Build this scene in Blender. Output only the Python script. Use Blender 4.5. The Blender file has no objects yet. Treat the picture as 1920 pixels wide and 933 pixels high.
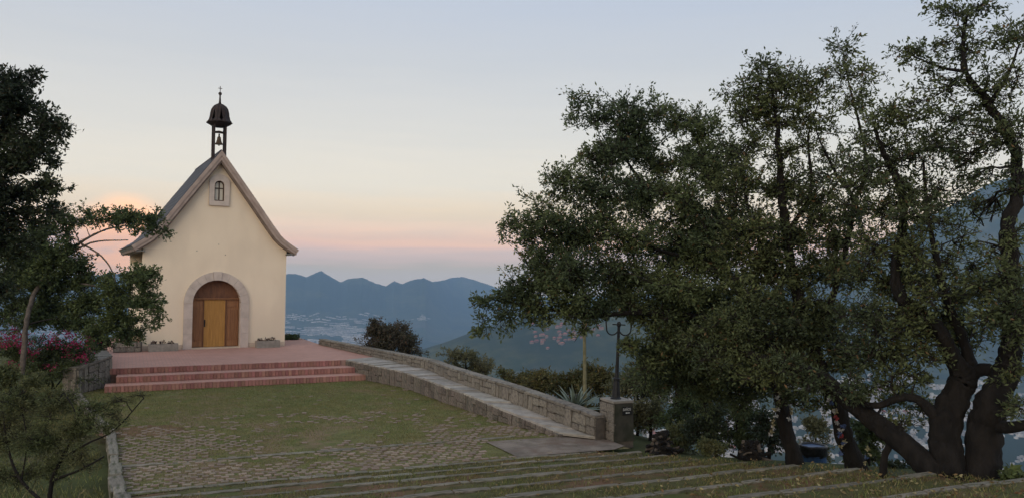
import bpy, math, random
import numpy as np
from mathutils import Vector, Matrix, noise as mnoise
random.seed(7); rng = np.random.default_rng(7)
SC = bpy.context.scene; COL = SC.collection
R = math.radians
# ------------------------------------------------------------------ camera
FPX, PITCH, ROLL, CZ = 1440.0, 0.0404, 0.009, 3.01
cam = bpy.data.cameras.new('camera'); camo = bpy.data.objects.new('camera', cam); COL.objects.link(camo)
cam.sensor_width = 36.0; cam.lens = FPX / 1920 * 36.0; cam.clip_start = 0.1; cam.clip_end = 80000
camo.matrix_world = Matrix.Translation((0, 0, CZ)) @ Matrix.Rotation(math.pi/2 + PITCH, 4, 'X') @ Matrix.Rotation(ROLL, 4, 'Z')
SC.camera = camo
# ------------------------------------------------------------------ sky
def lin(r, g, b):
    f = lambda c: (c/255/12.92) if c/255 <= .04045 else ((c/255+.055)/1.055)**2.4
    return (f(r), f(g), f(b), 1)
SUN_AZ, SUN_EL = R(204), R(13)      # afterglow low behind the camera, a little to the left
world = bpy.data.worlds.new('World'); SC.world = world; world.use_nodes = True
wt = world.node_tree; wt.nodes.clear()
def wn(t, **k):
    n = wt.nodes.new(t)
    for a, b in k.items(): setattr(n, a, b)
    return n
def wmath(op, a, b=None, c=None):
    n = wn('ShaderNodeMath', operation=op)
    for i, v in enumerate((a, b, c)):
        if v is None: continue
        if hasattr(v, 'links'): wt.links.new(v, n.inputs[i])
        else: n.inputs[i].default_value = v
    return n.outputs[0]
tc = wn('ShaderNodeTexCoord'); sep = wn('ShaderNodeSeparateXYZ'); wt.links.new(tc.outputs['Generated'], sep.inputs[0])
mp = wn('ShaderNodeMapping'); mp.inputs['Scale'].default_value = (5, 5, 60); wt.links.new(tc.outputs['Generated'], mp.inputs[0])
nz = wn('ShaderNodeTexNoise'); nz.inputs['Scale'].default_value = 1.6; nz.inputs['Detail'].default_value = 4; wt.links.new(mp.outputs[0], nz.inputs[0])
streak = wmath('SUBTRACT', nz.outputs[0], .5)
elev = wmath('ADD', sep.outputs[2], wmath('MULTIPLY', streak, .020))
ramp = wn('ShaderNodeValToRGB'); cr = ramp.color_ramp
pos = wmath('DIVIDE', wmath('ADD', elev, .1), 1.1); wt.links.new(pos, ramp.inputs[0])
stops = [(-0.1, (0.69, 0.552, 0.416)), (0.0, (1.38, 1.104, 0.833)), (0.0049, (1.38, 1.104, 0.833)), (0.0153, (1.396, 1.064, 0.652)), (0.0257, (1.925, 1.25, 0.83)), (0.0347, (2.114, 1.351, 0.879)), (0.0416, (2.82, 1.523, 0.831)), (0.0465, (3.042, 1.645, 0.778)), (0.0638, (2.271, 1.473, 0.83)), (0.0844, (1.702, 1.265, 0.742)), (0.1186, (1.342, 1.163, 0.876)), (0.1856, (0.984, 0.919, 0.801)), (0.2658, (0.747, 0.747, 0.743)), (0.3396, (0.629, 0.67, 0.749)), (0.62, (0.58, 0.64, 0.74)), (1.0, (0.54, 0.60, 0.71))]   # STOPS
while len(cr.elements) > 1: cr.elements.remove(cr.elements[-1])
for i, (z, c) in enumerate(stops):
    e = cr.elements[0] if i == 0 else cr.elements.new((z + .1) / 1.1)
    e.color = (c[0]/4, c[1]/4, c[2]/4, 1)
    if i == 0: e.position = 0.0
# the sky cools towards the right of the view, as in the photograph
coolf = wmath('MULTIPLY_ADD', sep.outputs[0], .22, .03)
cool = wn('ShaderNodeMix', data_type='RGBA', blend_type='MULTIPLY', clamp_factor=True)
wt.links.new(coolf, cool.inputs['Factor']); wt.links.new(ramp.outputs[0], cool.inputs['A']); cool.inputs['B'].default_value = (.35, .55, .85, 1)
# last sunlit cloud, low on the left
gd = Vector((-.5050, .9989, .0430)).normalized()
dotn = wn('ShaderNodeVectorMath', operation='DOT_PRODUCT'); wt.links.new(tc.outputs['Generated'], dotn.inputs[0]); dotn.inputs[1].default_value = gd
gl = wn('ShaderNodeMapRange', interpolation_type='SMOOTHERSTEP'); wt.links.new(dotn.outputs['Value'], gl.inputs[0])
gl.inputs[1].default_value = math.cos(R(3.8)); gl.inputs[2].default_value = 1.0
mp2 = wn('ShaderNodeMapping'); mp2.inputs['Scale'].default_value = (22, 22, 60); wt.links.new(tc.outputs['Generated'], mp2.inputs[0])
nz2 = wn('ShaderNodeTexNoise'); nz2.inputs['Scale'].default_value = 1.5; nz2.inputs['Detail'].default_value = 5; wt.links.new(mp2.outputs[0], nz2.inputs[0])
gm = wn('ShaderNodeMapRange'); wt.links.new(nz2.outputs[0], gm.inputs[0]); gm.inputs[1].default_value = .28; gm.inputs[2].default_value = .50
glow = wmath('MULTIPLY', gl.outputs[0], wmath('MULTIPLY_ADD', gm.outputs[0], .5, .45))
gmix = wn('ShaderNodeMix', data_type='RGBA', clamp_factor=True); wt.links.new(glow, gmix.inputs['Factor'])
wt.links.new(cool.outputs['Result'], gmix.inputs['A']); gmix.inputs['B'].default_value = (.95, .40, .10, 1)
sky = wn('ShaderNodeTexSky', sky_type='NISHITA'); sky.sun_disc = False; sky.sun_elevation = SUN_EL; sky.sun_rotation = SUN_AZ; sky.dust_density = 2.0
bg1 = wn('ShaderNodeBackground'); wt.links.new(sky.outputs[0], bg1.inputs[0]); bg1.inputs[1].default_value = .010
bg2 = wn('ShaderNodeBackground'); wt.links.new(gmix.outputs['Result'], bg2.inputs[0]); bg2.inputs[1].default_value = 4.0
add = wn('ShaderNodeAddShader'); wt.links.new(bg1.outputs[0], add.inputs[0]); wt.links.new(bg2.outputs[0], add.inputs[1])
wo = wn('ShaderNodeOutputWorld'); wt.links.new(add.outputs[0], wo.inputs['Surface'])
# ------------------------------------------------------------------ sun
sl = bpy.data.lights.new('sun', 'SUN'); sl.energy = 2.1; sl.angle = R(50); sl.color = (1, .84, .66)
so = bpy.data.objects.new('sun', sl); COL.objects.link(so)
sdir = Vector((math.sin(SUN_AZ)*math.cos(SUN_EL), math.cos(SUN_AZ)*math.cos(SUN_EL), math.sin(SUN_EL)))
so.rotation_euler = sdir.to_track_quat('Z', 'Y').to_euler(); so.location = (-6, -14, 8)
SC.view_settings.view_transform = 'Standard'; SC.view_settings.look = 'None'; SC.view_settings.exposure = 0.0; SC.view_settings.gamma = 1
SC.view_settings.use_curve_mapping = False
SC.render.engine = 'CYCLES'
SC.cycles.use_denoising = True; SC.cycles.max_bounces = 6; SC.cycles.transparent_max_bounces = 8; SC.cycles.volume_bounces = 0
SC.cycles.diffuse_bounces = 3; SC.cycles.glossy_bounces = 2; SC.cycles.transmission_bounces = 4
SC.cycles.caustics_reflective = False; SC.cycles.caustics_refractive = False
# ------------------------------------------------------------------ pixel helpers (photo pixel -> direction)
CR, SR, CP, SP = math.cos(ROLL), math.sin(ROLL), math.cos(PITCH), math.sin(PITCH)
def ray(px, py):
    a, b = px - 960, py - 466.5
    u, v = a*CR + b*SR, -a*SR + b*CR
    x, yc, zc = u/FPX, 1.0, -v/FPX
    return np.array([x, yc*CP - zc*SP, yc*SP + zc*CP])
def gz(px, py, z):
    d = ray(px, py); t = (z - CZ)/d[2]; return Vector((d[0]*t, d[1]*t, z))
def at(px, py, Y):
    d = ray(px, py); t = Y/d[1]; return Vector((d[0]*t, Y, CZ + d[2]*t))
# ------------------------------------------------------------------ object helpers
def tag(o, label=None, cat=None, group=None, kind=None):
    for k, v in (('label', label), ('category', cat), ('group', group), ('kind', kind)):
        if v: o[k] = v
    return o
def empty(name, loc=(0, 0, 0), rz=0, label=None, cat=None, group=None, kind=None):
    o = bpy.data.objects.new(name, None); COL.objects.link(o); o.location = loc; o.rotation_euler = (0, 0, rz); o.empty_display_size = .2
    return tag(o, label, cat, group, kind)
def mesh_np(name, V, F4=None, F3=None, smooth=False):
    """mesh from numpy arrays of quads and tris"""
    V = np.asarray(V, dtype=np.float32); me = bpy.data.meshes.new(name)
    loops, starts, totals, n = [], [], [], 0
    for F, k in ((F4, 4), (F3, 3)):
        if F is None or len(F) == 0: continue
        F = np.asarray(F, dtype=np.int32); loops.append(F.ravel()); starts.append(n + np.arange(len(F), dtype=np.int32)*k)
        totals.append(np.full(len(F), k, np.int32)); n += F.size
    loops = np.concatenate(loops); starts = np.concatenate(starts); totals = np.concatenate(totals)
    me.vertices.add(len(V)); me.vertices.foreach_set('co', V.ravel())
    me.loops.add(len(loops)); me.loops.foreach_set('vertex_index', loops)
    me.polygons.add(len(starts)); me.polygons.foreach_set('loop_start', starts); me.polygons.foreach_set('loop_total', totals)
    me.update(calc_edges=True); me.validate()
    if smooth: me.polygons.foreach_set('use_smooth', np.ones(len(me.polygons), dtype=bool))
    return me
def link(name, me, mat=None, parent=None, loc=None, rot=None, scale=None):
    o = bpy.data.objects.new(name, me); COL.objects.link(o)
    if mat and (len(me.materials) == 0): me.materials.append(mat)
    if parent: o.parent = parent
    if loc is not None: o.location = loc
    if rot is not None: o.rotation_euler = rot
    if scale is not None: o.scale = scale
    return o
class MB:
    def __init__(s): s.v = []; s.f = []
    def face(s, pts):
        n = len(s.v); s.v += [tuple(p) for p in pts]; s.f.append(tuple(range(n, n+len(pts))))
    def box(s, c, sz, rz=0, jit=0.0, taper=1.0):
        n = len(s.v); ca, sa = math.cos(rz), math.sin(rz)
        for k in range(8):
            t = taper if k & 4 else 1.0
            x = (sz[0]/2)*(1 if k & 1 else -1)*t; y = (sz[1]/2)*(1 if k & 2 else -1)*t; z = (sz[2]/2)*(1 if k & 4 else -1)
            if jit: x += random.uniform(-jit, jit); y += random.uniform(-jit, jit); z += random.uniform(-jit, jit)
            s.v.append((c[0]+x*ca-y*sa, c[1]+x*sa+y*ca, c[2]+z))
        for q in ((0,2,3,1), (4,5,7,6), (0,1,5,4), (2,6,7,3), (0,4,6,2), (1,3,7,5)): s.f.append(tuple(n+i for i in q))
    def prism(s, poly, z0, z1):
        """poly counter-clockwise xy; z1 may be a list of per-vertex heights"""
        n = len(s.v); m = len(poly); zt = z1 if hasattr(z1, '__len__') else [z1]*m
        s.v += [(p[0], p[1], z0) for p in poly] + [(p[0], p[1], zt[i]) for i, p in enumerate(poly)]
        s.f.append(tuple(n+m-1-i for i in range(m))); s.f.append(tuple(n+m+i for i in range(m)))
        for i in range(m): j = (i+1) % m; s.f.append((n+i, n+j, n+m+j, n+m+i))
    def tube(s, pts, rad, sides=8, cap=True):
        pts = [Vector(p) for p in pts]; m = len(pts); rad = rad if hasattr(rad, '__len__') else [rad]*m
        n = len(s.v); up = None
        for i, p in enumerate(pts):
            t = (pts[min(i+1, m-1)] - pts[max(i-1, 0)]).normalized()
            if up is None: up = t.orthogonal().normalized()
            up = (up - t*up.dot(t)).normalized() if (up - t*up.dot(t)).length > 1e-6 else t.orthogonal().normalized()
            w = t.cross(up)
            for k in range(sides):
                a = 2*math.pi*k/sides; q = p + (up*math.cos(a) + w*math.sin(a))*rad[i]; s.v.append(tuple(q))
        for i in range(m-1):
            for k in range(sides):
                k2 = (k+1) % sides; s.f.append((n+i*sides+k, n+i*sides+k2, n+(i+1)*sides+k2, n+(i+1)*sides+k))
        if cap:
            s.f.append(tuple(n+sides-1-k for k in range(sides))); s.f.append(tuple(n+(m-1)*sides+k for k in range(sides)))
    def lathe(s, prof, c=(0, 0, 0), sides=24, a0=0.0):
        n = len(s.v); m = len(prof)
        for (r, z) in prof:
            for k in range(sides):
                a = a0 + 2*math.pi*k/sides; s.v.append((c[0]+r*math.cos(a), c[1]+r*math.sin(a), c[2]+z))
        for i in range(m-1):
            for k in range(sides):
                k2 = (k+1) % sides; s.f.append((n+i*sides+k, n+i*sides+k2, n+(i+1)*sides+k2, n+(i+1)*sides+k))
        s.f.append(tuple(n+sides-1-k for k in range(sides))); s.f.append(tuple(n+(m-1)*sides+k for k in range(sides)))
    def mesh(s, name, smooth=False):
        me = bpy.data.meshes.new(name); me.from_pydata(s.v, [], s.f); me.update()
        if smooth: me.polygons.foreach_set('use_smooth', np.ones(len(me.polygons), dtype=bool))
        return me
    def build(s, name, mat, parent=None, smooth=False, **k): return link(name, s.mesh(name, smooth), mat, parent, **k)
def plate(name, outlines, depth, mat, parent, y=0.0, bevel=0.0):
    """outline(s) in local x/z (first outer, others holes) given thickness along local y (from y to y+depth)"""
    cu = bpy.data.curves.new(name, 'CURVE'); cu.dimensions = '2D'; cu.fill_mode = 'BOTH'; cu.extrude = depth/2
    for ol in outlines:
        sp = cu.splines.new('POLY'); sp.points.add(len(ol)-1); sp.use_cyclic_u = True
        for i, (x, z) in enumerate(ol): sp.points[i].co = (x, z, 0, 1)
    tmp = bpy.data.objects.new('tmp', cu); COL.objects.link(tmp)
    me = bpy.data.meshes.new_from_object(tmp.evaluated_get(bpy.context.evaluated_depsgraph_get()))
    bpy.data.objects.remove(tmp); me.name = name; me.materials.clear()
    me.transform(Matrix.Translation((0, y + depth/2, 0)) @ Matrix.Rotation(math.pi/2, 4, 'X'))
    return link(name, me, mat, parent)
# ------------------------------------------------------------------ materials
def newmat(name):
    m = bpy.data.materials.new(name); m.use_nodes = True; nt = m.node_tree; b = nt.nodes['Principled BSDF']; return m, nt, b
def nd(nt, t, **k):
    n = nt.nodes.new(t)
    for a, b in k.items(): setattr(n, a, b)
    return n
def mat(name, c1, c2=None, scale=6.0, rough=.85, bump=0.0, bscale=40.0, detail=6, objrand=0.0, island=0.0, c3=None, s3=1.0, stretch=None, spec=.3, metal=0.0, coord='Object', f0=.35, f1=.65):
    m, nt, b = newmat(name); L = nt.links.new
    b.inputs['Roughness'].default_value = rough; b.inputs['Specular IOR Level'].default_value = spec; b.inputs['Metallic'].default_value = metal
    tcn = nd(nt, 'ShaderNodeTexCoord'); src = tcn.outputs['Object' if coord == 'Position' else coord]
    if coord == 'Position': src = nd(nt, 'ShaderNodeNewGeometry').outputs['Position']
    if stretch:
        mpn = nd(nt, 'ShaderNodeMapping'); mpn.inputs['Scale'].default_value = stretch; L(src, mpn.inputs[0]); src = mpn.outputs[0]
    c2 = c2 or tuple(x*.75 for x in c1)
    n1 = nd(nt, 'ShaderNodeTexNoise'); n1.inputs['Scale'].default_value = scale; n1.inputs['Detail'].default_value = detail; L(src, n1.inputs[0])
    r1 = nd(nt, 'ShaderNodeMapRange'); L(n1.outputs[0], r1.inputs[0]); r1.inputs[1].default_value = f0; r1.inputs[2].default_value = f1
    mx = nd(nt, 'ShaderNodeMix', data_type='RGBA'); L(r1.outputs[0], mx.inputs['Factor'])
    mx.inputs['A'].default_value = (*c1, 1); mx.inputs['B'].default_value = (*c2, 1); out = mx.outputs['Result']
    if c3:
        n3 = nd(nt, 'ShaderNodeTexNoise'); n3.inputs['Scale'].default_value = s3; n3.inputs['Detail'].default_value = 5; L(src, n3.inputs[0])
        r3 = nd(nt, 'ShaderNodeMapRange'); L(n3.outputs[0], r3.inputs[0]); r3.inputs[1].default_value = .48; r3.inputs[2].default_value = .66
        m3 = nd(nt, 'ShaderNodeMix', data_type='RGBA'); L(r3.outputs[0], m3.inputs['Factor']); L(out, m3.inputs['A']); m3.inputs['B'].default_value = (*c3, 1); out = m3.outputs['Result']
    if objrand or island:
        h = nd(nt, 'ShaderNodeHueSaturation'); L(out, h.inputs['Color'])
        rs = nd(nt, 'ShaderNodeObjectInfo').outputs['Random'] if objrand else nd(nt, 'ShaderNodeNewGeometry').outputs['Random Per Island']
        amt = objrand or island
        rv = nd(nt, 'ShaderNodeMapRange'); L(rs, rv.inputs[0]); rv.inputs[3].default_value = 1-amt; rv.inputs[4].default_value = 1+amt; L(rv.outputs[0], h.inputs['Value'])
        rh = nd(nt, 'ShaderNodeMath', operation='MULTIPLY'); L(rs, rh.inputs[0]); rh.inputs[1].default_value = 7.31
        rf = nd(nt, 'ShaderNodeMath', operation='FRACT'); L(rh.outputs[0], rf.inputs[0])
        rr = nd(nt, 'ShaderNodeMapRange'); L(rf.outputs[0], rr.inputs[0]); rr.inputs[3].default_value = .5-.06*amt; rr.inputs[4].default_value = .5+.06*amt; L(rr.outputs[0], h.inputs['Hue'])
        out = h.outputs[0]
    L(out, b.inputs['Base Color'])
    if bump:
        n2 = nd(nt, 'ShaderNodeTexNoise'); n2.inputs['Scale'].default_value = bscale; n2.inputs['Detail'].default_value = 6; L(src, n2.inputs[0])
        bp = nd(nt, 'ShaderNodeBump'); bp.inputs['Strength'].default_value = min(1, bump*8); bp.inputs['Distance'].default_value = bump*.1; L(n2.outputs[0], bp.inputs['Height']); L(bp.outputs[0], b.inputs['Normal'])
    return m
def leafmat(name, c1, c2, c3=None, c3frac=.06, trans=.3, nscale=.8):
    """leaf colour: slow clump variation (noise) plus leaf-to-leaf variation; some translucency"""
    m, nt, b = newmat(name); L = nt.links.new
    tcn = nd(nt, 'ShaderNodeNewGeometry')
    n1 = nd(nt, 'ShaderNodeTexNoise'); n1.inputs['Scale'].default_value = nscale; n1.inputs['Detail'].default_value = 3; L(tcn.outputs['Position'], n1.inputs[0])
    r1 = nd(nt, 'ShaderNodeMapRange'); L(n1.outputs[0], r1.inputs[0]); r1.inputs[1].default_value = .4; r1.inputs[2].default_value = .64
    mx = nd(nt, 'ShaderNodeMix', data_type='RGBA'); L(r1.outputs[0], mx.inputs['Factor']); mx.inputs['A'].default_value = (*c1, 1); mx.inputs['B'].default_value = (*c2, 1); out = mx.outputs['Result']
    rnd = tcn.outputs['Random Per Island']
    if c3:
        gt = nd(nt, 'ShaderNodeMath', operation='GREATER_THAN'); L(rnd, gt.inputs[0]); gt.inputs[1].default_value = 1-c3frac
        m3 = nd(nt, 'ShaderNodeMix', data_type='RGBA'); L(gt.outputs[0], m3.inputs['Factor']); L(out, m3.inputs['A']); m3.inputs['B'].default_value = (*c3, 1); out = m3.outputs['Result']
    h = nd(nt, 'ShaderNodeHueSaturation'); L(out, h.inputs['Color'])
    q = nd(nt, 'ShaderNodeMath', operation='MULTIPLY'); L(rnd, q.inputs[0]); q.inputs[1].default_value = 13.7
    fr = nd(nt, 'ShaderNodeMath', operation='FRACT'); L(q.outputs[0], fr.inputs[0])
    rv = nd(nt, 'ShaderNodeMapRange'); L(fr.outputs[0], rv.inputs[0]); rv.inputs[3].default_value = .6; rv.inputs[4].default_value = 1.4; L(rv.outputs[0], h.inputs['Value'])
    out = h.outputs[0]; L(out, b.inputs['Base Color']); b.inputs['Roughness'].default_value = .6; b.inputs['Specular IOR Level'].default_value = .25
    tr = nd(nt, 'ShaderNodeBsdfTranslucent'); L(out, tr.inputs[0]); ms = nd(nt, 'ShaderNodeMixShader'); ms.inputs[0].default_value = trans
    L(b.outputs[0], ms.inputs[1]); L(tr.outputs[0], ms.inputs[2]); L(ms.outputs[0], nt.nodes['Material Output'].inputs['Surface'])
    return m
M = {}
M['stucco'] = mat('stucco', (.88, .74, .56), (.83, .69, .52), scale=1.2, rough=.9, bump=.03, bscale=60, c3=(.79, .66, .50), s3=.6, stretch=(1, 1, .5))
M['plinth'] = mat('plinth_stone', (.62, .50, .38), (.54, .44, .34), scale=5, bump=.03)
M['trim'] = mat('carved_stone', (.60, .51, .44), (.51, .43, .37), scale=4, bump=.04, bscale=50, objrand=.06)
M['verge'] = mat('verge_board', (.45, .355, .30), (.35, .27, .23), scale=3, bump=.03, stretch=(1, 4, 1))
M['verge_dark'] = mat('verge_board_dark', (.24, .18, .145), (.17, .13, .105), scale=3, bump=.03)
M['slate'] = mat('slate', (.060, .060, .068), (.04, .04, .047), scale=5, rough=.7, objrand=.22)
M['soffit'] = mat('soffit', (.22, .22, .20), (.16, .16, .15), scale=4)
M['door_light'] = mat('ochre_wood', (.46, .24, .065), (.37, .19, .05), scale=3, rough=.5, stretch=(9, 9, .7), bump=.02, bscale=8)
M['door_brown'] = mat('brown_wood', (.32, .155, .068), (.23, .105, .048), scale=3, rough=.55, stretch=(9, 9, .7), bump=.03, bscale=8)
M['door_dark'] = mat('dark_wood', (.19, .085, .042), (.12, .055, .03), scale=4, rough=.6, stretch=(3, 3, 1), bump=.03)
M['frame_wood'] = mat('window_wood', (.06, .03, .018), (.04, .02, .012), rough=.6)
M['rust'] = mat('belfry_metal', (.050, .034, .030), (.030, .022, .020), scale=9, rough=.75, bump=.02)
M['bronze'] = mat('bell_bronze', (.16, .10, .05), (.08, .055, .035), scale=7, rough=.45, metal=.7)
M['iron'] = mat('black_iron', (.012, .013, .015), (.02, .02, .022), scale=12, rough=.5, bump=.01)
M['pane'], _nt, _b = newmat('leaded_glass'); _b.inputs['Base Color'].default_value = (.62, .57, .46, 1); _b.inputs['Roughness'].default_value = .25
M['brick'] = mat('pink_brick', (.37, .185, .150), (.28, .135, .112), scale=9, rough=.9, bump=.05, bscale=30, objrand=.22)
M['stone'] = mat('wall_stone', (.25, .222, .182), (.18, .162, .137), scale=6, rough=.95, bump=.12, bscale=22, objrand=.15, c3=(.115, .105, .09), s3=4)
M['stone2'] = mat('rubble_stone', (.20, .165, .135), (.125, .108, .092), scale=7, rough=.95, bump=.14, bscale=18, objrand=.26, c3=(.085, .08, .07), s3=5)
M['mortar'] = mat('mortar', (.13, .112, .095), (.09, .08, .07), scale=9, rough=.95, bump=.1, coord='Position')
M['slab'] = mat('ramp_slab', (.36, .33, .29), (.25, .23, .205), scale=5, rough=.9, bump=.06, bscale=20, objrand=.22)
M['kerb'] = mat('kerb_stone', (.25, .225, .18), (.15, .138, .11), scale=5, rough=.95, bump=.15, bscale=14, objrand=.2, c3=(.085, .09, .05), s3=2.5)
M['paver'] = mat('paver_stone', (.30, .235, .18), (.20, .155, .12), scale=9, rough=.95, bump=.08, objrand=.25)
M['concrete'] = mat('concrete', (.33, .30, .26), (.24, .22, .19), scale=6, rough=.9, bump=.05, objrand=.08)
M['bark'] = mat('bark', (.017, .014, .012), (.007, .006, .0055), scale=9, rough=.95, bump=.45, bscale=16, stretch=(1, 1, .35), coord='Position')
M['bark_pale'] = mat('pale_bark', (.135, .11, .09), (.075, .062, .052), scale=9, rough=.95, bump=.2, bscale=20, coord='Position')
M['twig'] = mat('twig_bark', (.032, .026, .022), (.02, .017, .015), scale=9, rough=.95, coord='Position')
# ground
def groundmat(name, layers, bump=.1, bscale=18):
    """layers: [(colour, noise scale, lo, hi, stretch)], first is the base; world-space noise masks"""
    m, nt, b = newmat(name); L = nt.links.new; b.inputs['Roughness'].default_value = .95; b.inputs['Specular IOR Level'].default_value = .1
    P = nd(nt, 'ShaderNodeNewGeometry').outputs['Position']; out = None
    for i, (c, s, lo, hi, off) in enumerate(layers):
        mpn = nd(nt, 'ShaderNodeMapping'); mpn.inputs['Location'].default_value = (off, off*.7, off*.3); L(P, mpn.inputs[0])
        n1 = nd(nt, 'ShaderNodeTexNoise'); n1.inputs['Scale'].default_value = s; n1.inputs['Detail'].default_value = 7; n1.inputs['Roughness'].default_value = .62; L(mpn.outputs[0], n1.inputs[0])
        r1 = nd(nt, 'ShaderNodeMapRange'); L(n1.outputs[0], r1.inputs[0]); r1.inputs[1].default_value = lo; r1.inputs[2].default_value = hi
        if out is None:
            mx = nd(nt, 'ShaderNodeMix', data_type='RGBA'); mx.inputs['A'].default_value = (*c, 1); mx.inputs['B'].default_value = (*[x*.6 for x in c], 1)
        else:
            mx = nd(nt, 'ShaderNodeMix', data_type='RGBA'); L(out, mx.inputs['A']); mx.inputs['B'].default_value = (*c, 1)
        L(r1.outputs[0], mx.inputs['Factor']); out = mx.outputs['Result']
    L(out, b.inputs['Base Color'])
    n2 = nd(nt, 'ShaderNodeTexNoise'); n2.inputs['Scale'].default_value = bscale; n2.inputs['Detail'].default_value = 7; L(P, n2.inputs[0])
    bp = nd(nt, 'ShaderNodeBump'); bp.inputs['Strength'].default_value = .8; bp.inputs['Distance'].default_value = bump*.3; L(n2.outputs[0], bp.inputs['Height']); L(bp.outputs[0], b.inputs['Normal'])
    return m
M['lawn'] = groundmat('lawn', [((.17, .165, .068), 3.0, .4, .65, 0), ((.21, .15, .095), .55, .50, .62, 5.0), ((.115, .135, .046), 1.1, .52, .66, 11.0)])
M['terrace'] = groundmat('terrace_grass', [((.115, .108, .050), 4.0, .4, .65, 3.0), ((.17, .10, .064), .7, .48, .60, 8.0), ((.085, .10, .036), 1.4, .50, .66, 2.0)])
M['terrain'] = groundmat('terrain', [((.085, .095, .036), .5, .4, .65, 0), ((.105, .080, .048), .3, .50, .66, 5.0), ((.030, .045, .018), .02, .42, .62, 11.0), ((.085, .080, .055), .0035, .56, .64, 3.0), ((.022, .034, .018), .0016, .48, .56, 7.0)], bump=.1)
M['grass'] = leafmat('grass_blade', (.150, .175, .055), (.20, .185, .068), (.28, .22, .11), .14, trans=.25, nscale=1.2)
M['grass_dry'] = leafmat('fallen_leaf', (.20, .145, .062), (.15, .085, .042), (.26, .22, .11), .3, trans=.1, nscale=2)
M['oak_leaf'] = leafmat('oak_leaf', (.076, .104, .052), (.138, .170, .070), (.19, .13, .06), .015, trans=.4)
M['oak_leaf2'] = leafmat('oak_leaf_olive', (.076, .100, .050), (.142, .165, .066), (.20, .125, .06), .025, trans=.4)
M['dark_leaf'] = leafmat('dark_leaf', (.034, .048, .028), (.058, .074, .034), (.08, .06, .03), .03)
M['green_leaf'] = leafmat('green_leaf', (.066, .094, .040), (.115, .145, .052), None)
M['feather_leaf'] = leafmat('feather_leaf', (.10, .12, .048), (.135, .135, .060), None, nscale=2)
M['brown_leaf'] = leafmat('brown_leaf', (.088, .074, .050), (.074, .074, .046), (.13, .08, .055), .08)
M['pale_leaf'] = leafmat('pale_leaf', (.11, .125, .065), (.15, .14, .07), None)
M['hedge_leaf'] = leafmat('hedge_leaf', (.075, .080, .030), (.14, .125, .045), (.18, .12, .05), .08)
M['flower'] = leafmat('bract', (.42, .030, .13), (.30, .022, .085), (.55, .06, .22), .2, trans=.35, nscale=3)
M['agave'] = mat('agave', (.16, .20, .17), (.11, .15, .12), scale=4, rough=.5)
# ================================================================== SETTING
TD = np.array([.92, .39]); TD /= np.hypot(*TD); TN = np.array([TD[1], -TD[0]])     # terrace direction / towards the camera
L1P = np.array([.23, 15.78]); RISE, TREAD = .16, 1.03
def tpos(x, y): return (x - L1P[0])*TN[0] + (y - L1P[1])*TN[1]
def interp_px(tab):
    xs = np.array([math.atan2(ray(p, 470)[0], ray(p, 470)[1]) for p, _ in tab]); ys = np.array([v for _, v in tab], float); return xs, ys
far_px = [(-500, 520), (-200, 505), (0, 515), (120, 522), (220, 512), (330, 520), (430, 515), (500, 521), (540, 513), (552, 512), (575, 519), (592, 511), (603, 507), (615, 514), (640, 528), (655, 522), (680, 520), (690, 524), (705, 530), (725, 536), (740, 526), (755, 532),
          (770, 525), (795, 520), (812, 528), (830, 525), (850, 520), (868, 519), (890, 524), (915, 533), (935, 541), (960, 548), (1000, 555), (1100, 556), (1250, 552), (1400, 545), (1500, 525), (1600, 478), (1700, 430), (1794, 383), (1861, 348), (1895, 338), (1960, 332), (2100, 345), (2400, 380), (2800, 430)]
az_k, py_k = interp_px(far_px)
dist_px = [(-500, 7600), (800, 7600), (850, 9600), (960, 9600), (1200, 8000), (1450, 5200), (1600, 4400), (2800, 4200)]
az_d, r_d = interp_px(dist_px)
pxs = np.array([p for p, _ in far_px], float)
def fbm(x, y, s, seed=0.0, octv=4):
    """cheap vectorised value noise"""
    out = np.zeros_like(x); amp = 1.0; tot = 0
    for o in range(octv):
        X = x/s*(2**o) + seed*13.1 + o*7.7; Y = y/s*(2**o) - seed*5.3 + o*3.1
        xi, yi = np.floor(X), np.floor(Y); fx, fy = X-xi, Y-yi; fx = fx*fx*(3-2*fx); fy = fy*fy*(3-2*fy)
        h = lambda a, b: np.modf(np.abs(np.sin(a*127.1 + b*311.7)*43758.5453))[0]
        v = (h(xi, yi)*(1-fx) + h(xi+1, yi)*fx)*(1-fy) + (h(xi, yi+1)*(1-fx) + h(xi+1, yi+1)*fx)*fy
        out += amp*v; tot += amp; amp *= .5
    return out/tot
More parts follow.
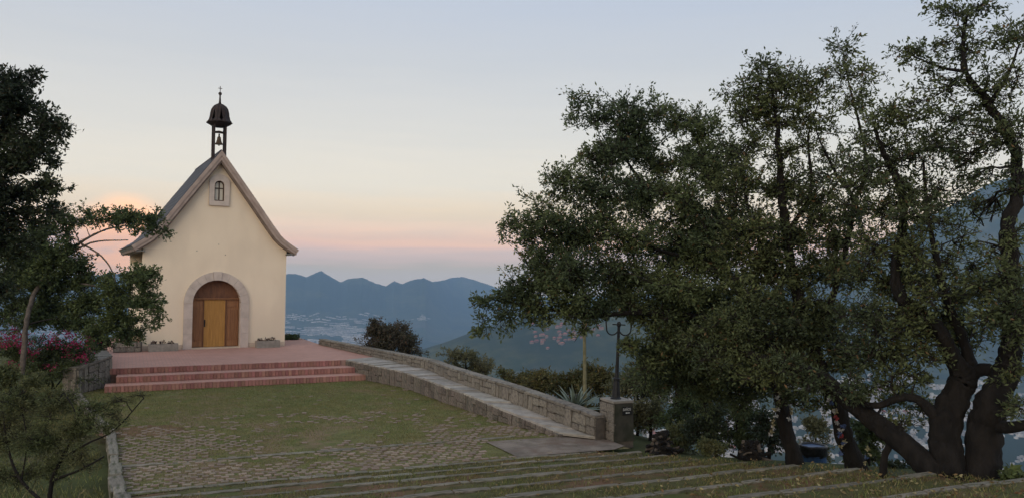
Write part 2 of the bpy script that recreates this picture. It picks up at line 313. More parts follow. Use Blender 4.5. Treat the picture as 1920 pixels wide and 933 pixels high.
def H(x, y):
    x = np.asarray(x, float); y = np.asarray(y, float)
    t = np.clip(tpos(x, y), 0, 13.0)
    z = -.78 + RISE/TREAD*t
    s1 = .852*x + .524*y - 11.15; s2 = -.51*x + .86*y - 45.0
    s = np.maximum(np.maximum(s1, s2), 0); se = s*s/(s + 4.0)
    rdist = np.hypot(x, y); az = np.arctan2(x, y)
    back = np.clip(-np.maximum(s1, s2) - 40, 0, 3000)*.04
    D = 450*(1 - np.exp(-.5*se/450))
    und = np.clip(s/200, 0, 1)*(fbm(x, y, 420, 1.0) - .5)*90*np.exp(-s/1800)
    z = z - D + back + und
    u, v = x - 372, y - 2470
    z = z + 330*np.exp(-(u/950)**2 - (v/620)**2)*np.clip(s/500, 0, 1)*(1 + .22*(fbm(x, y, 500, 3.0) - .5))
    py = np.interp(az, az_k, py_k); px = np.interp(az, az_k, pxs); rr = np.interp(az, az_d, r_d)
    py = py - 3.2*(fbm(px, px*0 + 3.0, 22.0, 2.0, 3) - .5) - 1.6*(fbm(px, px*0 + 9.0, 6.0, 4.0, 2) - .5)
    hor = 524.8 + (px - 960)*.009
    zr = CZ + (hor - py)/FPX*rr*np.cos(np.clip(az, -.8, .9)) + 450
    q = (rdist - .68*rr)/(.32*rr - 90)
    P = np.where(rdist < rr, np.clip(q, 0, 1)**1.25, np.clip(1 - (rdist - rr - 90)/(.35*rr), .15, 1))
    rid = 1 - np.abs(2*fbm(x, y, 1000, 5.0, 4) - 1)
    P = P*(1 - .85*np.clip(1 - P, 0, 1)*rid)
    front = np.clip((np.cos(az) - .15)/.3, 0, 1)
    return z + zr*P*front
def terrain():
    a = np.concatenate([np.linspace(-180, -48, 66, endpoint=False), np.linspace(-48, 50, 1250, endpoint=False), np.linspace(50, 180, 66, endpoint=False)])
    r = np.concatenate([[0.0], np.geomspace(1.2, 4000, 200), np.arange(4080, 10400, 90), np.arange(10500, 11700, 300)])
    A, RR = np.meshgrid(np.radians(a), r, indexing='ij'); X, Y = RR*np.sin(A), RR*np.cos(A); Z = H(X, Y)
    na, nr = X.shape; V = np.stack([X, Y, Z], -1).reshape(-1, 3)
    i, j = np.meshgrid(np.arange(na), np.arange(nr-1), indexing='ij'); i2 = (i+1) % na
    F = np.stack([i*nr+j, i*nr+j+1, i2*nr+j+1, i2*nr+j], -1).reshape(-1, 4)[:, ::-1]
    o = link('terrain', mesh_np('terrain', V, F, smooth=True), M['terrain']); tag(o, kind='structure')
terrain()
# ---- air: one closed box round the camera and everything, sky outside
hb = MB(); hb.box((0, 0, 75), (24000, 24000, 1110)); m_ = bpy.data.materials.new('haze'); m_.use_nodes = True; nt_ = m_.node_tree; nt_.nodes.clear()
pv = nt_.nodes.new('ShaderNodeVolumePrincipled'); pv.inputs['Density'].default_value = 1.3e-4; pv.inputs['Color'].default_value = (.42, .67, 1.0, 1)
ov = nt_.nodes.new('ShaderNodeOutputMaterial'); nt_.links.new(pv.outputs[0], ov.inputs['Volume'])
tag(hb.build('haze', m_), kind='stuff')
# ---- the city in the valley
def hit(px, py):
    """ground points seen in photo pixels (vectorised march to the terrain)"""
    d = np.array([ray(a, b) for a, b in zip(px, py)]); d /= np.hypot(d[:, 0], d[:, 1])[:, None]
    out = np.full((len(d), 3), np.nan); ts = np.geomspace(250, 11000, 420); done = np.zeros(len(d), bool)
    for t in ts:
        P = d*t; P[:, 2] += CZ; b = (~done) & (P[:, 2] < H(P[:, 0], P[:, 1])); out[b] = P[b]; done |= b
    out = out[done]; out[:, 2] = H(out[:, 0], out[:, 1]); return out
M['city'] = mat('city_wall', (.52, .48, .44), (.25, .235, .22), scale=.01, rough=.9, island=.35, coord='Position')
M['house_wall'] = mat('house_wall', (.36, .31, .26), (.24, .21, .18), scale=.2, objrand=.25)
M['house_wall_warm'] = mat('house_wall_warm', (.24, .16, .12), (.18, .12, .09), scale=.2, objrand=.25)
M['roof_grey'] = mat('flat_roof', (.42, .40, .37), (.32, .30, .28), scale=.2, objrand=.3)
M['roof_red'] = mat('red_roof', (.30, .10, .065), (.22, .08, .055), scale=.2, objrand=.2)
M['house_glass'] = mat('house_window', (.05, .055, .06), (.03, .035, .04), rough=.3)
def boxes(C, W, D, Hh, rz):
    n = len(C); k = np.arange(8); sx = np.where(k & 1, .5, -.5); sy = np.where(k & 2, .5, -.5); sz = np.where(k & 4, 1.0, -.35)
    X = sx[None]*W[:, None]; Y = sy[None]*D[:, None]; c, s = np.cos(rz)[:, None], np.sin(rz)[:, None]
    V = np.stack([C[:, :1] + X*c - Y*s, C[:, 1:2] + X*s + Y*c, C[:, 2:] + sz[None]*Hh[:, None]], -1).reshape(-1, 3)
    q = np.array([(4,5,7,6), (0,1,5,4), (2,6,7,3), (0,4,6,2), (1,3,7,5)]); F = (np.arange(n)[:, None, None]*8 + q[None]).reshape(-1, 4)
    return V, F
def spots(n, x0, x1, y0, y1, thr=.5, s=26., seed=1., asp=3.0):
    px = rng.uniform(x0, x1, n); py = rng.uniform(y0, y1, n); m = fbm(px, py*asp, s, seed, 3) > thr
    return px[m], py[m]
pp = [spots(5200, 470, 720, 614, 652, .56, 30, 1.0, 5), spots(2600, 470, 720, 600, 616, .60, 34, 2.0, 6), spots(3000, 470, 960, 578, 602, .63, 40, 3.0, 6), spots(900, 850, 960, 583, 592, .55, 30, 4.0, 5),
      spots(700, -20, 330, 585, 650, .55, 40, 9.0), spots(4200, 1360, 1960, 705, 800, .54, 34, 5.0, 4), spots(2600, 1330, 1960, 800, 890, .53, 34, 6.0, 4), spots(700, 1180, 1380, 740, 840, .54, 40, 7.5)]
P = hit(np.concatenate([p[0] for p in pp]), np.concatenate([p[1] for p in pp]))
dist = np.hypot(P[:, 0], P[:, 1]); P = P[(dist < 6600) & (dist > 900)]; dist = np.hypot(P[:, 0], P[:, 1]); P = P[np.argsort(dist)]; dist.sort()
near = dist < 2300; Pn = P[near]; keep = rng.permutation(len(Pn))[:110]; Pn_things = Pn[keep]; Pf = np.concatenate([np.delete(Pn, keep, 0), P[~near]])
n = len(Pf); df = np.hypot(Pf[:, 0], Pf[:, 1]); sc = np.clip(df/5200, .36, .8)
big = rng.random(n) < .06
V, F = boxes(Pf, rng.uniform(12, 24, n)*sc*np.where(big, 2.4, 1), rng.uniform(9, 17, n)*sc, rng.uniform(5, 10, n)*np.clip(sc, .8, 1.2), rng.uniform(0, 3.14, n)*.25)
tag(link('city', mesh_np('city', V, F), M['city']), 'dense pale buildings of the city spread over the valley floor', 'city', kind='stuff')
def far_house(p, w, d, h, rz, red, label, group):
    e = empty('house', p, rz, label, 'house', group)
    b = MB(); b.box((0, 0, h*.5 - 1.5), (w, d, h + 3)); b.build('wall', M['house_wall_warm' if red else 'house_wall'], e)
    r = MB()
    if red:
        z = h + .02; o = .6; k = w*.22; r.v = [(-w/2-o, -d/2-o, z), (w/2+o, -d/2-o, z), (w/2+o, d/2+o, z), (-w/2-o, d/2+o, z), (-k, 0, z+2.6), (k, 0, z+2.6)]
        r.f = [(0,3,2,1), (0,1,5,4), (1,2,5), (2,3,4,5), (3,0,4)]
    else: r.box((0, 0, h + .3), (w + .4, d + .4, .5))
    r.build('roof', M['roof_red'] if red else M['roof_grey'], e)
    for k in (-.25, .25):
        g_ = MB(); g_.box((k*w, -d/2 - .05, h*.5), (w*.2, .2, h*.35)); g_.build('window', M['house_glass'], e)
for p in Pn_things:
    w = random.uniform(8, 13); rd_ = random.random() < .12; far_house(p, w, random.uniform(7, 10), random.uniform(4, 7.5), random.uniform(-.4, .4), rd_, 'small red roofed house among the flat roofs seen below the oaks' if rd_ else 'small flat roofed pale house in the town seen below the oaks', 'houses of the town below the oaks')
hx, hy = [], []
while len(hx) < 42:
    a, b = random.gauss(1052, 52), random.gauss(632, 17)
    if 985 < a < 1130 and 606 < b < 660: hx.append(a); hy.append(b)
for p in hit(hx, hy):
    if np.hypot(p[0], p[1]) > 1300: far_house(p, random.uniform(7, 13), random.uniform(6, 9), random.uniform(2.5, 4), random.uniform(-.7, .7), True, 'red roofed house on the wooded hillside left of the street lamp', 'red roofed houses on the hillside')
# ================================================================== YARD: lawn, terraces, platform, ramp, walls
LAWN = -.60
KL = [Vector(p) for p in ((-13.35, 23.75), (-9.1, 17.65), (-6.42, 12.75))]       # left edge of the lawn (xy)
def on_line(k, x):                                                                 # point of terrace line k at given x
    o = L1P + TN*TREAD*(k-1); return np.array([x, o[1] + (x - o[0])*TD[1]/TD[0]])
def isect(k, A, B):
    o = L1P + TN*TREAD*(k-1); A = np.array(A); d = np.array(B) - A
    t = ((o - A) @ TN)/(d @ TN); return A + d*t
KN = np.array([KL[2][0] - KL[1][0], KL[2][1] - KL[1][1]]); KNEAR = np.array(KL[2]) + KN/np.hypot(*KN)*14
RIM = [(2.75, 16.75), (3.05, 15.6), (3.5, 14.5), (4.0, 13.6), (4.5, 12.65), (5.05, 11.75), (5.65, 10.9), (6.3, 10.1), (7.2, 9.4), (8.2, 8.7), (9.3, 8.0), (10.5, 7.3), (11.8, 6.6), (13, 6.0), (14.3, 5.4)]
inner = [(-6.15, 28.78, 0.0), (-5.5, 27.95, -.005), (-4.87, 27.25, -.02), (-3.54, 25.7, -.06), (-2.75, 24.3, -.085), (-2.01, 22.84, -.11), (-1.21, 21.48, -.15), (-.28, 19.83, -.26), (.40, 18.85, -.355), (.86, 18.25, -.43), (1.2, 17.83, -.49)]
outer = [(-5.3, 29.86, 0), (-4.3, 28.4, -.015), (-3.34, 26.95, -.045), (-2.78, 26.3, -.06), (-1.95, 24.2, -.10), (-1.0, 22.3, -.13), (.05, 20.55, -.23), (.75, 19.35, -.34), (1.33, 18.45, -.43), (1.93, 17.50, -.50)]
ptop = [.30, .30, .30, .27, .28, .26, .20, .13, .06, -.03]
# lawn sheet
lw = MB(); poly = [KL[0], KL[1], KL[2]] + [Vector(on_line(1, x)) for x in (-5, -3, -1, 1, 2.6)] + [Vector((1.95, 17.6)), Vector((1.2, 17.83))] + [Vector(p[:2]) for p in inner[::-1][1:]] + [Vector((-12.9, 25.6)), Vector((-13.3, 24.6))]
lw.face([(p[0], p[1], LAWN) for p in poly]); lawn = lw.build('lawn', M['lawn']); tag(lawn, kind='structure')
# stone pool: slightly uneven blocks that share mesh data
def stone_pool(n, mt, jit=.05, tag_='stone'):
    out = []
    for i in range(n):
        b = MB(); b.box((0, 0, 0), (1, 1, 1), jit=jit)
        import bmesh
        me = b.mesh(tag_); bm = bmesh.new(); bm.from_mesh(me); bmesh.ops.bevel(bm, geom=bm.edges[:], offset=.06, segments=1, affect='EDGES'); bm.to_mesh(me); bm.free(); me.materials.append(mt); out.append(me)
    return out
PAV = stone_pool(5, M['paver'], .07, 'paving_stone'); KRB = stone_pool(6, M['kerb'], .05, 'kerb_stone'); STN = stone_pool(7, M['stone'], .045); STN2 = stone_pool(7, M['stone2'], .06)
SLB = stone_pool(4, M['slab'], .03, 'slab'); BRK = stone_pool(5, M['brick'], .02, 'brick'); SLT = stone_pool(4, M['slate'], .02, 'slate'); TRM = stone_pool(3, M['trim'], .012, 'block')
def piece(name, pool, loc, scale, parent, rz=0.0, rx=0.0, ry=0.0):
    return link(name, random.choice(pool), None, parent, loc, (rx, ry, rz), scale)
TANG = math.atan2(TD[1], TD[0])
def nz2d(x, y, s, seed): return float(fbm(np.array([x]), np.array([y]), s, seed, 3)[0])
def in_poly(x, y, poly):
    c = np.zeros(len(x), bool); m = len(poly)
    for i in range(m):
        (x0, y0), (x1, y1) = poly[i], poly[i-1]; cond = ((y0 > y) != (y1 > y)) & (x < (x1-x0)*(y-y0)/(y1-y0 + 1e-12) + x0); c ^= cond
    return c
# paving stones that show through the grass
cand = []
nr = 0
for k in range(1, 62):
    t = -k*.165; o = L1P + TN*t; nr += 1
    for j in range(-56, 26):
        q = o + TD*(j*.205 + (nr % 2)*.10 + random.uniform(-.02, .02)) + TN*random.uniform(-.012, .012); x, y = q
        if tpos(x, y) > -.12: continue
        dk = (x - KL[1][0])*KN[1] - (y - KL[1][1])*KN[0]
        if dk > -.6: continue
        if x > -.55 and y > 15.75 + (x + .55)*.35 and y < 17.9: continue
        di = min(math.hypot(x - p[0], y - p[1]) for p in inner)
        if not in_poly(np.array([x]), np.array([y]), [(p[0], p[1]) for p in poly])[0] or di < .22: continue
        f = nz2d(x, y, 2.2, 4.0); pr = min(.93, max(.03, 1.25 - (-t)/3.4 + (f - .5)*2.6 + max(0, .9 - di)*.35 + .55*min(1, max(0, (-3.2 - x)/2.5)) + .12 - (.5 if nz2d(x, y, .7, 9.0) > .62 else 0)))
        if random.random() > pr: continue
        cand.append((math.hypot(x, y), x, y))
cand.sort()
big_ = MB()
for i, (d_, x, y) in enumerate(cand):
    sz = (random.uniform(.11, .16), random.uniform(.075, .105), .07); z = LAWN - .020 + random.uniform(-.008, .016)
    if i < 300: piece('paving_stone', PAV, (x, y, z), sz, lawn, TANG + random.uniform(-.06, .06), random.uniform(-.06, .06), random.uniform(-.06, .06))
    else: big_.box((x, y, z), sz, TANG + random.uniform(-.06, .06), jit=.006)
if big_.v: tag(big_.build('paving_stones', M['paver'], lawn), kind='stuff')
dpat = MB(); dc = gz(268, 808, LAWN)
dpat.face([(dc.x + TD[0]*math.cos(a)*.95*q - TN[0]*math.sin(a)*.75*q, dc.y + TD[1]*math.cos(a)*.95*q - TN[1]*math.sin(a)*.75*q, LAWN + .006) for a, q in [(6.2832*i/26, random.uniform(.72, 1.12)) for i in range(26)]])
M['dirt'] = groundmat('bare_earth', [((.20, .115, .075), 2.5, .4, .65, 0), ((.14, .085, .055), 1.3, .50, .62, 4.0)], bump=.06)
tag(dpat.build('bare_earth', M['dirt']), kind='structure')
# flush kerb line across the lawn (L0) and the kerb stones of the terraces
def kerb_run(k, x0, x1, z, parent, w=.13, lo=.5, hi=.95, drop=.10, proud=.03):
    a = on_line(k, x0); L = (x1 - x0)/TD[0]; s = 0
    while s < L - .12:
        l = min(random.uniform(lo, hi), L - s); c = a + TD*(s + l/2) + TN*random.uniform(-.02, .02)
        piece('kerb_stone', KRB, (c[0], c[1], z + proud - drop/2 + random.uniform(-.012, .012)), (l - .012, w*random.uniform(.75, 1.3), drop), parent, TANG + random.uniform(-.03, .03), random.uniform(-.05, .05), random.uniform(-.015, .015)); s += l
kerb_run(-.93, -7.35, .1, LAWN, lawn, w=.12, proud=.02)
ter = empty('terrace_steps', (0, 0, 0), kind='structure')
NST = 14
def rim_pt(k):
    o = L1P + TN*TREAD*(k-1)
    for A, B in zip(RIM[:-1], RIM[1:]):
        a, b = (np.array(A)-o) @ TN, (np.array(B)-o) @ TN
        if a <= 0 <= b: return np.array(A) + (np.array(B)-np.array(A))*(-a/(b-a))
    return np.array(RIM[0] if (np.array(RIM[0])-o) @ TN > 0 else RIM[-1])
for k in range(1, NST):
    z = LAWN + RISE*(k-1); A0 = isect(k, KL[2], KNEAR); A1 = isect(k+1, KL[2], KNEAR); B0 = rim_pt(k); B1 = rim_pt(k+1)
    n = 40; g_ = MB(); nv = 7; base = 0
    for i in range(n+1):
        f = i/n; a = A0 + (B0-A0)*f; b = A1 + (B1-A1)*f
        for j in range(nv):
            p = a + (b-a)*j/(nv-1); edge = max(0, (f - .93)/.07)
            g_.v.append((p[0], p[1], z + (.028*(nz2d(p[0], p[1], .7, 2.0) - .5) if 0 < j < nv-1 else 0) + (RISE - .03)*max(0, (j/(nv-1) - .8)/.2)*.0 - .25*edge*edge - .012))
    for i in range(n):
        for j in range(nv-1): q = i*nv + j; g_.f.append((q, q+1, q+nv+1, q+nv))
    m0 = len(g_.v)                                    # far-side riser of this tread
    for i in range(n+1):
        p = A0 + (B0-A0)*i/n; e_ = max(0, (i/n - .93)/.07); g_.v += [(p[0], p[1], z - .012 - .25*e_*e_), (p[0], p[1], z - RISE - .1 - .25*e_*e_)]
    for i in range(n): q = m0 + 2*i; g_.f.append((q, q+2, q+3, q+1))
    g_.build('tread', M['terrace'], ter, smooth=False)
    if k < 10: kerb_run(k, A0[0] + .02, B0[0] - (.35 if k > 1 else .9), z, ter, w=.105, drop=.10, proud=.010)
# left kerb along the lawn
lk = empty('lawn_kerb', (KL[1][0], KL[1][1], LAWN), label='pale weathered concrete kerb along the left edge of the lawn', cat='kerb')
for A, B in ((KL[0], KL[1]), (KL[1], Vector(KNEAR))):
    d = (B - A); L = d.length; s = 0; an = math.atan2(d.y, d.x)
    while s < L - .2:
        l = min(random.uniform(.8, 1.3), L - s); c = A + d/L*(s + l/2)
        zz = LAWN + max(0, tpos(c.x, c.y))/TREAD*RISE
        o = piece('kerb_stone', KRB, (c.x - KL[1][0], c.y - KL[1][1], zz - LAWN - .01 + random.uniform(-.04, .03)), (l - .02, random.uniform(.15, .24), .20), lk, an + random.uniform(-.03, .03)); s += l
# platform of pink brick with three steps
M['platform'], nt_, b_ = newmat('brick_paving')
tc_ = nd(nt_, 'ShaderNodeNewGeometry'); mp_ = nd(nt_, 'ShaderNodeMapping'); nt_.links.new(tc_.outputs['Position'], mp_.inputs[0]); mp_.inputs['Rotation'].default_value = (0, 0, -.46)
br_ = nd(nt_, 'ShaderNodeTexBrick'); nt_.links.new(mp_.outputs[0], br_.inputs[0]); br_.inputs['Scale'].default_value = 1.0
br_.inputs['Color1'].default_value = (.56, .30, .235, 1); br_.inputs['Color2'].default_value = (.47, .245, .19, 1); br_.inputs['Mortar'].default_value = (.36, .23, .19, 1)
br_.inputs['Mortar Size'].default_value = .012; br_.inputs['Brick Width'].default_value = .24; br_.inputs['Row Height'].default_value = .12
nn_ = nd(nt_, 'ShaderNodeTexNoise'); nn_.inputs['Scale'].default_value = .9; nn_.inputs['Detail'].default_value = 5; nt_.links.new(tc_.outputs['Position'], nn_.inputs[0])
mm_ = nd(nt_, 'ShaderNodeMix', data_type='RGBA', blend_type='MULTIPLY'); nt_.links.new(nn_.outputs[0], mm_.inputs['Factor']); nt_.links.new(br_.outputs[0], mm_.inputs['A']); mm_.inputs['B'].default_value = (.78, .77, .75, 1)
nt_.links.new(mm_.outputs['Result'], b_.inputs['Base Color']); b_.inputs['Roughness'].default_value = .85
PF0, PF1 = np.array([-13.15, 25.35]), np.array([-6.15, 28.70]); PD = (PF1-PF0)/np.hypot(*(PF1-PF0)); PN = np.array([PD[1], -PD[0]]); PANG = math.atan2(PD[1], PD[0])
plat = MB(); plat.prism([tuple(PF0), tuple(PF1), inner[0][:2], outer[0][:2], (-8.75, 35.3), (-12.0, 41.5), (-20.2, 38.0), (-17.0, 31.2), (-15.2, 28.4)], -1.6, 0.0)
platform = plat.build('platform', M['platform']); tag(platform, kind='structure')
for k in range(3):                                   # brick faced risers; the lower treads step out towards the lawn
    zt = -.2*k; o0 = PF0 + PN*.72*k + PD*(-.05 + .0*k); w1 = [7.66, 8.02, 8.62][k]; w0 = [.0, .25, -.05][k]
    st = MB(); a = o0 + PD*w0; b = o0 + PD*w1
    if k: st.prism([tuple(a), tuple(b), tuple(b - PN*.73), tuple(a - PN*.73)], -.85, zt)
    else: st.prism([tuple(a), tuple(b), tuple(b - PN*.10), tuple(a - PN*.10)], -.6, zt - .002)
    step = st.build('step', M['platform'], platform); s = w0
    while s < w1 - .05:
        l = .112; c = o0 + PD*(s + l/2) + PN*(.018 + random.uniform(-.004, .004))
        piece('brick', BRK, (c[0], c[1], zt - .098 + random.uniform(-.004, .003)), (l - .010, .07, .196), step, PANG); s += l
# ---- stone walls
def wall_run(parent, A, B, za0, za1, zb0, zb1, thick, pool, rows, lw=(.25, .45), side=1, cap=True, capw=.06, caph=.07, upright=False, core=True):
    """core wall from A to B (xy), foot heights za0/zb0 and tops za1/zb1, facing stones on one side, cap stones"""
    A, B = Vector(A[:2]), Vector(B[:2]); d = B - A; L = d.length; u = d/L; nrm = Vector((u.y, -u.x))*side; an = math.atan2(u.y, u.x)
    if core:
        c = MB(); q = [A, B, B - nrm*thick, A - nrm*thick]; zt = [za1, zb1, zb1, za1]; zf = [za0 - .25, zb0 - .25, zb0 - .25, za0 - .25]
        if side < 0: pass
        n = len(c.v); c.v += [(p.x, p.y, zf[i]) for i, p in enumerate(q)] + [(p.x, p.y, zt[i] - (caph if cap else 0)) for i, p in enumerate(q)]
        c.f += [(3,2,1,0), (4,5,6,7), (0,1,5,4), (1,2,6,5), (2,3,7,6), (3,0,4,7)]; c.build('core', M['mortar'], parent)
    ch = caph if cap else 0
    if rows == 0:
        s = 0
        while s < L - .03:
            l = random.uniform(*lw); s1 = min(s + l, L)
            if L - s1 < .1: s1 = L
            f = (s + s1)/2/L; zb = za0 + (zb0-za0)*f; zt = za1 + (zb1-za1)*f - ch; h = zt - zb; slope = math.atan2((zb1+zb0-za1-za0)/2, L)
            cuts = [0, 1] if random.random() < .3 or h < .16 else ([0, random.uniform(.36, .64), 1] if h < .5 or random.random() < .5 else [0, random.uniform(.25, .4), random.uniform(.58, .75), 1])
            for c0, c1 in zip(cuts[:-1], cuts[1:]):
                subs = [(s, s1)] if s1 - s < .3 or random.random() < .6 else [(s, s + (s1-s)*.5), (s + (s1-s)*.5, s1)]
                for a_, b_ in subs:
                    p = A + u*((a_ + b_)/2) + nrm*.012
                    piece('stone', pool, (p.x, p.y, zb + h*(c0 + c1)/2), (b_ - a_ - random.uniform(.012, .024), .075 + random.uniform(-.02, .03), h*(c1 - c0) - random.uniform(.01, .022)), parent, an + random.uniform(-.03, .03), 0, -slope)
            s = s1
    for r in range(rows):
        s = 0 if r % 2 == 0 else -.1
        while s < L - .03:
            l = random.uniform(*lw); s0, s1 = max(s, 0), min(s + l, L); s += l
            if s1 - s0 < .05: continue
            f = (s0 + s1)/2/L; zb = za0 + (zb0-za0)*f; zt = za1 + (zb1-za1)*f - ch; h = (zt - zb)/rows
            if h < .02: continue
            p = A + u*((s0+s1)/2) + nrm*.012; slope = math.atan2((zb1+zb0-za1-za0)/2, L)
            piece('stone', pool, (p.x, p.y, zb + h*(r + .5)), (s1 - s0 - .02, .075 + random.uniform(-.015, .03), h - .016), parent, an, 0, -slope)
    if cap:
        s = 0
        while s < L - .03:
            l = random.uniform(.45, .8); s1 = min(s + l, L); f = (s + s1)/2/L; zt = za1 + (zb1-za1)*f; p = A + u*((s+s1)/2) - nrm*(thick/2 - .01)
            piece('cap_stone', pool, (p.x, p.y, zt - caph/2 + .004), (s1 - s - .012, thick + capw, caph), parent, an, 0, -math.atan2(zb1-za1, L)); s = s1
par = empty('parapet_wall', (0, 0, 0), label='long low stone parapet along the outer side of the ramp', cat='wall')
PB = [(-8.75, 35.2, 0), (-7.0, 32.5, 0)] + outer; PT = [.26, .28] + ptop
for i in range(len(PB)-1):
    wall_run(par, PB[i], PB[i+1], PB[i][2], PT[i], PB[i+1][2], PT[i+1], .26, STN, 0, (.22, .52), side=1)
rw = empty('ramp_retaining_wall', (0, 0, 0), label='stone retaining wall stepping down beside the lawn under the ramp', cat='wall')
for i in range(len(inner)-1):
    A, B = inner[i], inner[i+1]; wall_run(rw, A, B, LAWN, A[2] - .035, LAWN, B[2] - .035, .2, STN2, 0, (.14, .34), side=1, cap=False)
e_ = inner[-1]; piece('stone', STN2, (e_[0] - .06, e_[1] + .09, (e_[2] + LAWN)/2 - .03), (.10, .24, e_[2] - LAWN), rw, -.85)
rp = empty('ramp', (0, 0, 0), kind='structure')
def poly_at(Lp, f):
    S = [0]
    for a, b in zip(Lp[:-1], Lp[1:]): S.append(S[-1] + math.hypot(b[0]-a[0], b[1]-a[1]))
    t = f*S[-1]
    for i in range(len(Lp)-1):
        if t <= S[i+1] + 1e-9: k = (t-S[i])/(S[i+1]-S[i]); return Vector([Lp[i][j] + (Lp[i+1][j]-Lp[i][j])*k for j in range(3)])
f = 0; fs = [0]
while f < 1: f = min(1, f + random.uniform(.024, .040)); fs.append(f)
for a, b in zip(fs[:-1], fs[1:]):
    a2, b2 = a + .0018, b - .0018; q = [poly_at(inner, a2), poly_at(outer, a2), poly_at(outer, b2), poly_at(inner, b2)]; dz = random.uniform(-.012, .028)
    q[0] = q[0] + (q[0]-q[1]).normalized()*.03; q[3] = q[3] + (q[3]-q[2]).normalized()*.03
    s_ = MB(); q = q[::-1]; s_.v = [(p.x, p.y, p.z + dz - .06) for p in q] + [(p.x, p.y, p.z + dz) for p in q]; s_.f = [(0,1,2,3)[::-1], (4,5,6,7), (0,1,5,4), (1,2,6,5), (2,3,7,6), (3,0,4,7)]
    if s_.v: s_.build('slab', M['slab'], rp)
rb = MB()
for i in range(24):
    a, b = poly_at(inner, i/24), poly_at(outer, i/24); c, d = poly_at(inner, (i+1)/24), poly_at(outer, (i+1)/24)
    rb.face([(c.x, c.y, c.z-.03), (d.x, d.y, d.z-.03), (b.x, b.y, b.z-.03), (a.x, a.y, a.z-.03)])
rb.build('bed', M['mortar'], rp)
M['landing'] = groundmat('landing_concrete', [((.25, .21, .175), 2.5, .4, .65, 0), ((.17, .125, .10), 1.3, .50, .62, 4.0)], bump=.02)
ld = MB(); ld.face([(p[0], p[1], LAWN + .02) for p in ((-.55, 17.25), (.15, 15.80), (1.2, 16.2), (2.25, 16.6), (2.5, 16.95), (2.2, 17.6), (1.95, 17.62), (1.2, 17.9), (.2, 17.55))]); tag(ld.build('landing', M['landing']), kind='structure')
# wing wall left of the steps
ww = empty('wing_wall', (0, 0, 0), label='short splayed stone wall at the left end of the brick steps', cat='wall')
wall_run(ww, (-13.32, 23.75), (-13.17, 25.42), LAWN, .20, LAWN, .42, .30, STN, 0, (.18, .36), side=1)
wall_run(ww, (-13.86, 23.98), (-13.32, 23.75), LAWN, .20, LAWN, .20, .25, STN, 0, (.2, .34), side=1)
lw2 = empty('platform_side_wall', (0, 0, 0), label='low stone wall with broad cap along the left edge of the platform', cat='wall')
wall_run(lw2, (-13.2, 25.45), (-15.2, 28.6), 0, .40, 0, .40, .5, STN, 2, (.25, .4), side=1, capw=.08)
wall_run(lw2, (-15.2, 28.6), (-16.3, 30.6), 0, .40, 0, .40, .5, STN, 2, (.25, .4), side=1, capw=.08)
# ================================================================== CHAPEL
CH = empty('chapel', (-12.575, 32.8425, 0), .5361, 'small cream chapel with steep slate roof and open belfry', 'chapel')
HW, LEN = 2.9, 6.13
def arc(cx, cz, r, a0, a1, n): return [(cx + r*math.cos(a0 + (a1-a0)*i/n), cz + r*math.sin(a0 + (a1-a0)*i/n)) for i in range(n+1)]
roof_r = [(0.0, 8.42), (1.0, 7.04), (1.53, 6.30), (2.05, 5.56), (2.30, 5.21), (2.53, 4.90), (2.72, 4.71), (2.95, 4.54), (3.16, 4.40), (3.36, 4.26)]
def offs(pts, dist):
    out = []
    for i, p in enumerate(pts):
        a, b = pts[max(i-1, 0)], pts[min(i+1, len(pts)-1)]; tx, tz = b[0]-a[0], b[1]-a[1]; l = math.hypot(tx, tz); out.append((p[0] + tz/l*dist, p[1] - tx/l*dist))
    return out
low = offs(roof_r, .30); low[0] = (0, 7.93); low = [p for p in low if p[0] <= HW - .02] + [(HW, 4.16)]
wall_out = [(-HW, 0), (HW, 0)] + [(x, z + .10) for x, z in low[::-1]] + [(-x, z + .10) for x, z in low[1:]]
DOORW, SPR = .975, 1.93
door_hole = [(-DOORW, 0.0001)] + [(-DOORW, SPR)] + arc(0, SPR, DOORW, math.pi, 0, 20)[1:-1] + [(DOORW, SPR), (DOORW, 0.0001)]
outer_pts = [(-HW, 0), (-DOORW, 0)] + door_hole[1:-1] + [(DOORW, 0)] + wall_out[1:]
win_hole = [(-.21, 6.27), (.19, 6.27), (.19, 6.94)] + arc(-.01, 6.94, .20, 0, math.pi, 10)[1:-1] + [(-.21, 6.94)]
front = plate('front_wall', [outer_pts, win_hole], .30, M['stucco'], CH)
for x, z in ((-.85, 4.12), (.02, 4.42), (.30, 3.98)):
    hk = MB(); hk.lathe([(.016, 0), (.018, .012), (.01, .02)], sides=8); o = hk.build('wall_anchor', M['iron'], CH); o.location = (x, -.002, z); o.rotation_euler = (math.pi/2, 0, 0)
for sx, nm in ((-1, 'left'), (1, 'right')):
    b = MB(); b.box((sx*(HW - .15), LEN/2 + .15, 2.1), (.30, LEN - .304, 3.0)); b.build('side_wall', M['stucco'], CH)
plate('rear_wall', [wall_out], .30, M['stucco'], CH, y=LEN)
for x0, x1 in ((-HW, -1.33), (1.33, HW)):
    pl = MB(); pl.box(((x0+x1)/2, -.012, .10), (x1-x0, .03, .20)); pl.build('plinth', M['plinth'], CH)
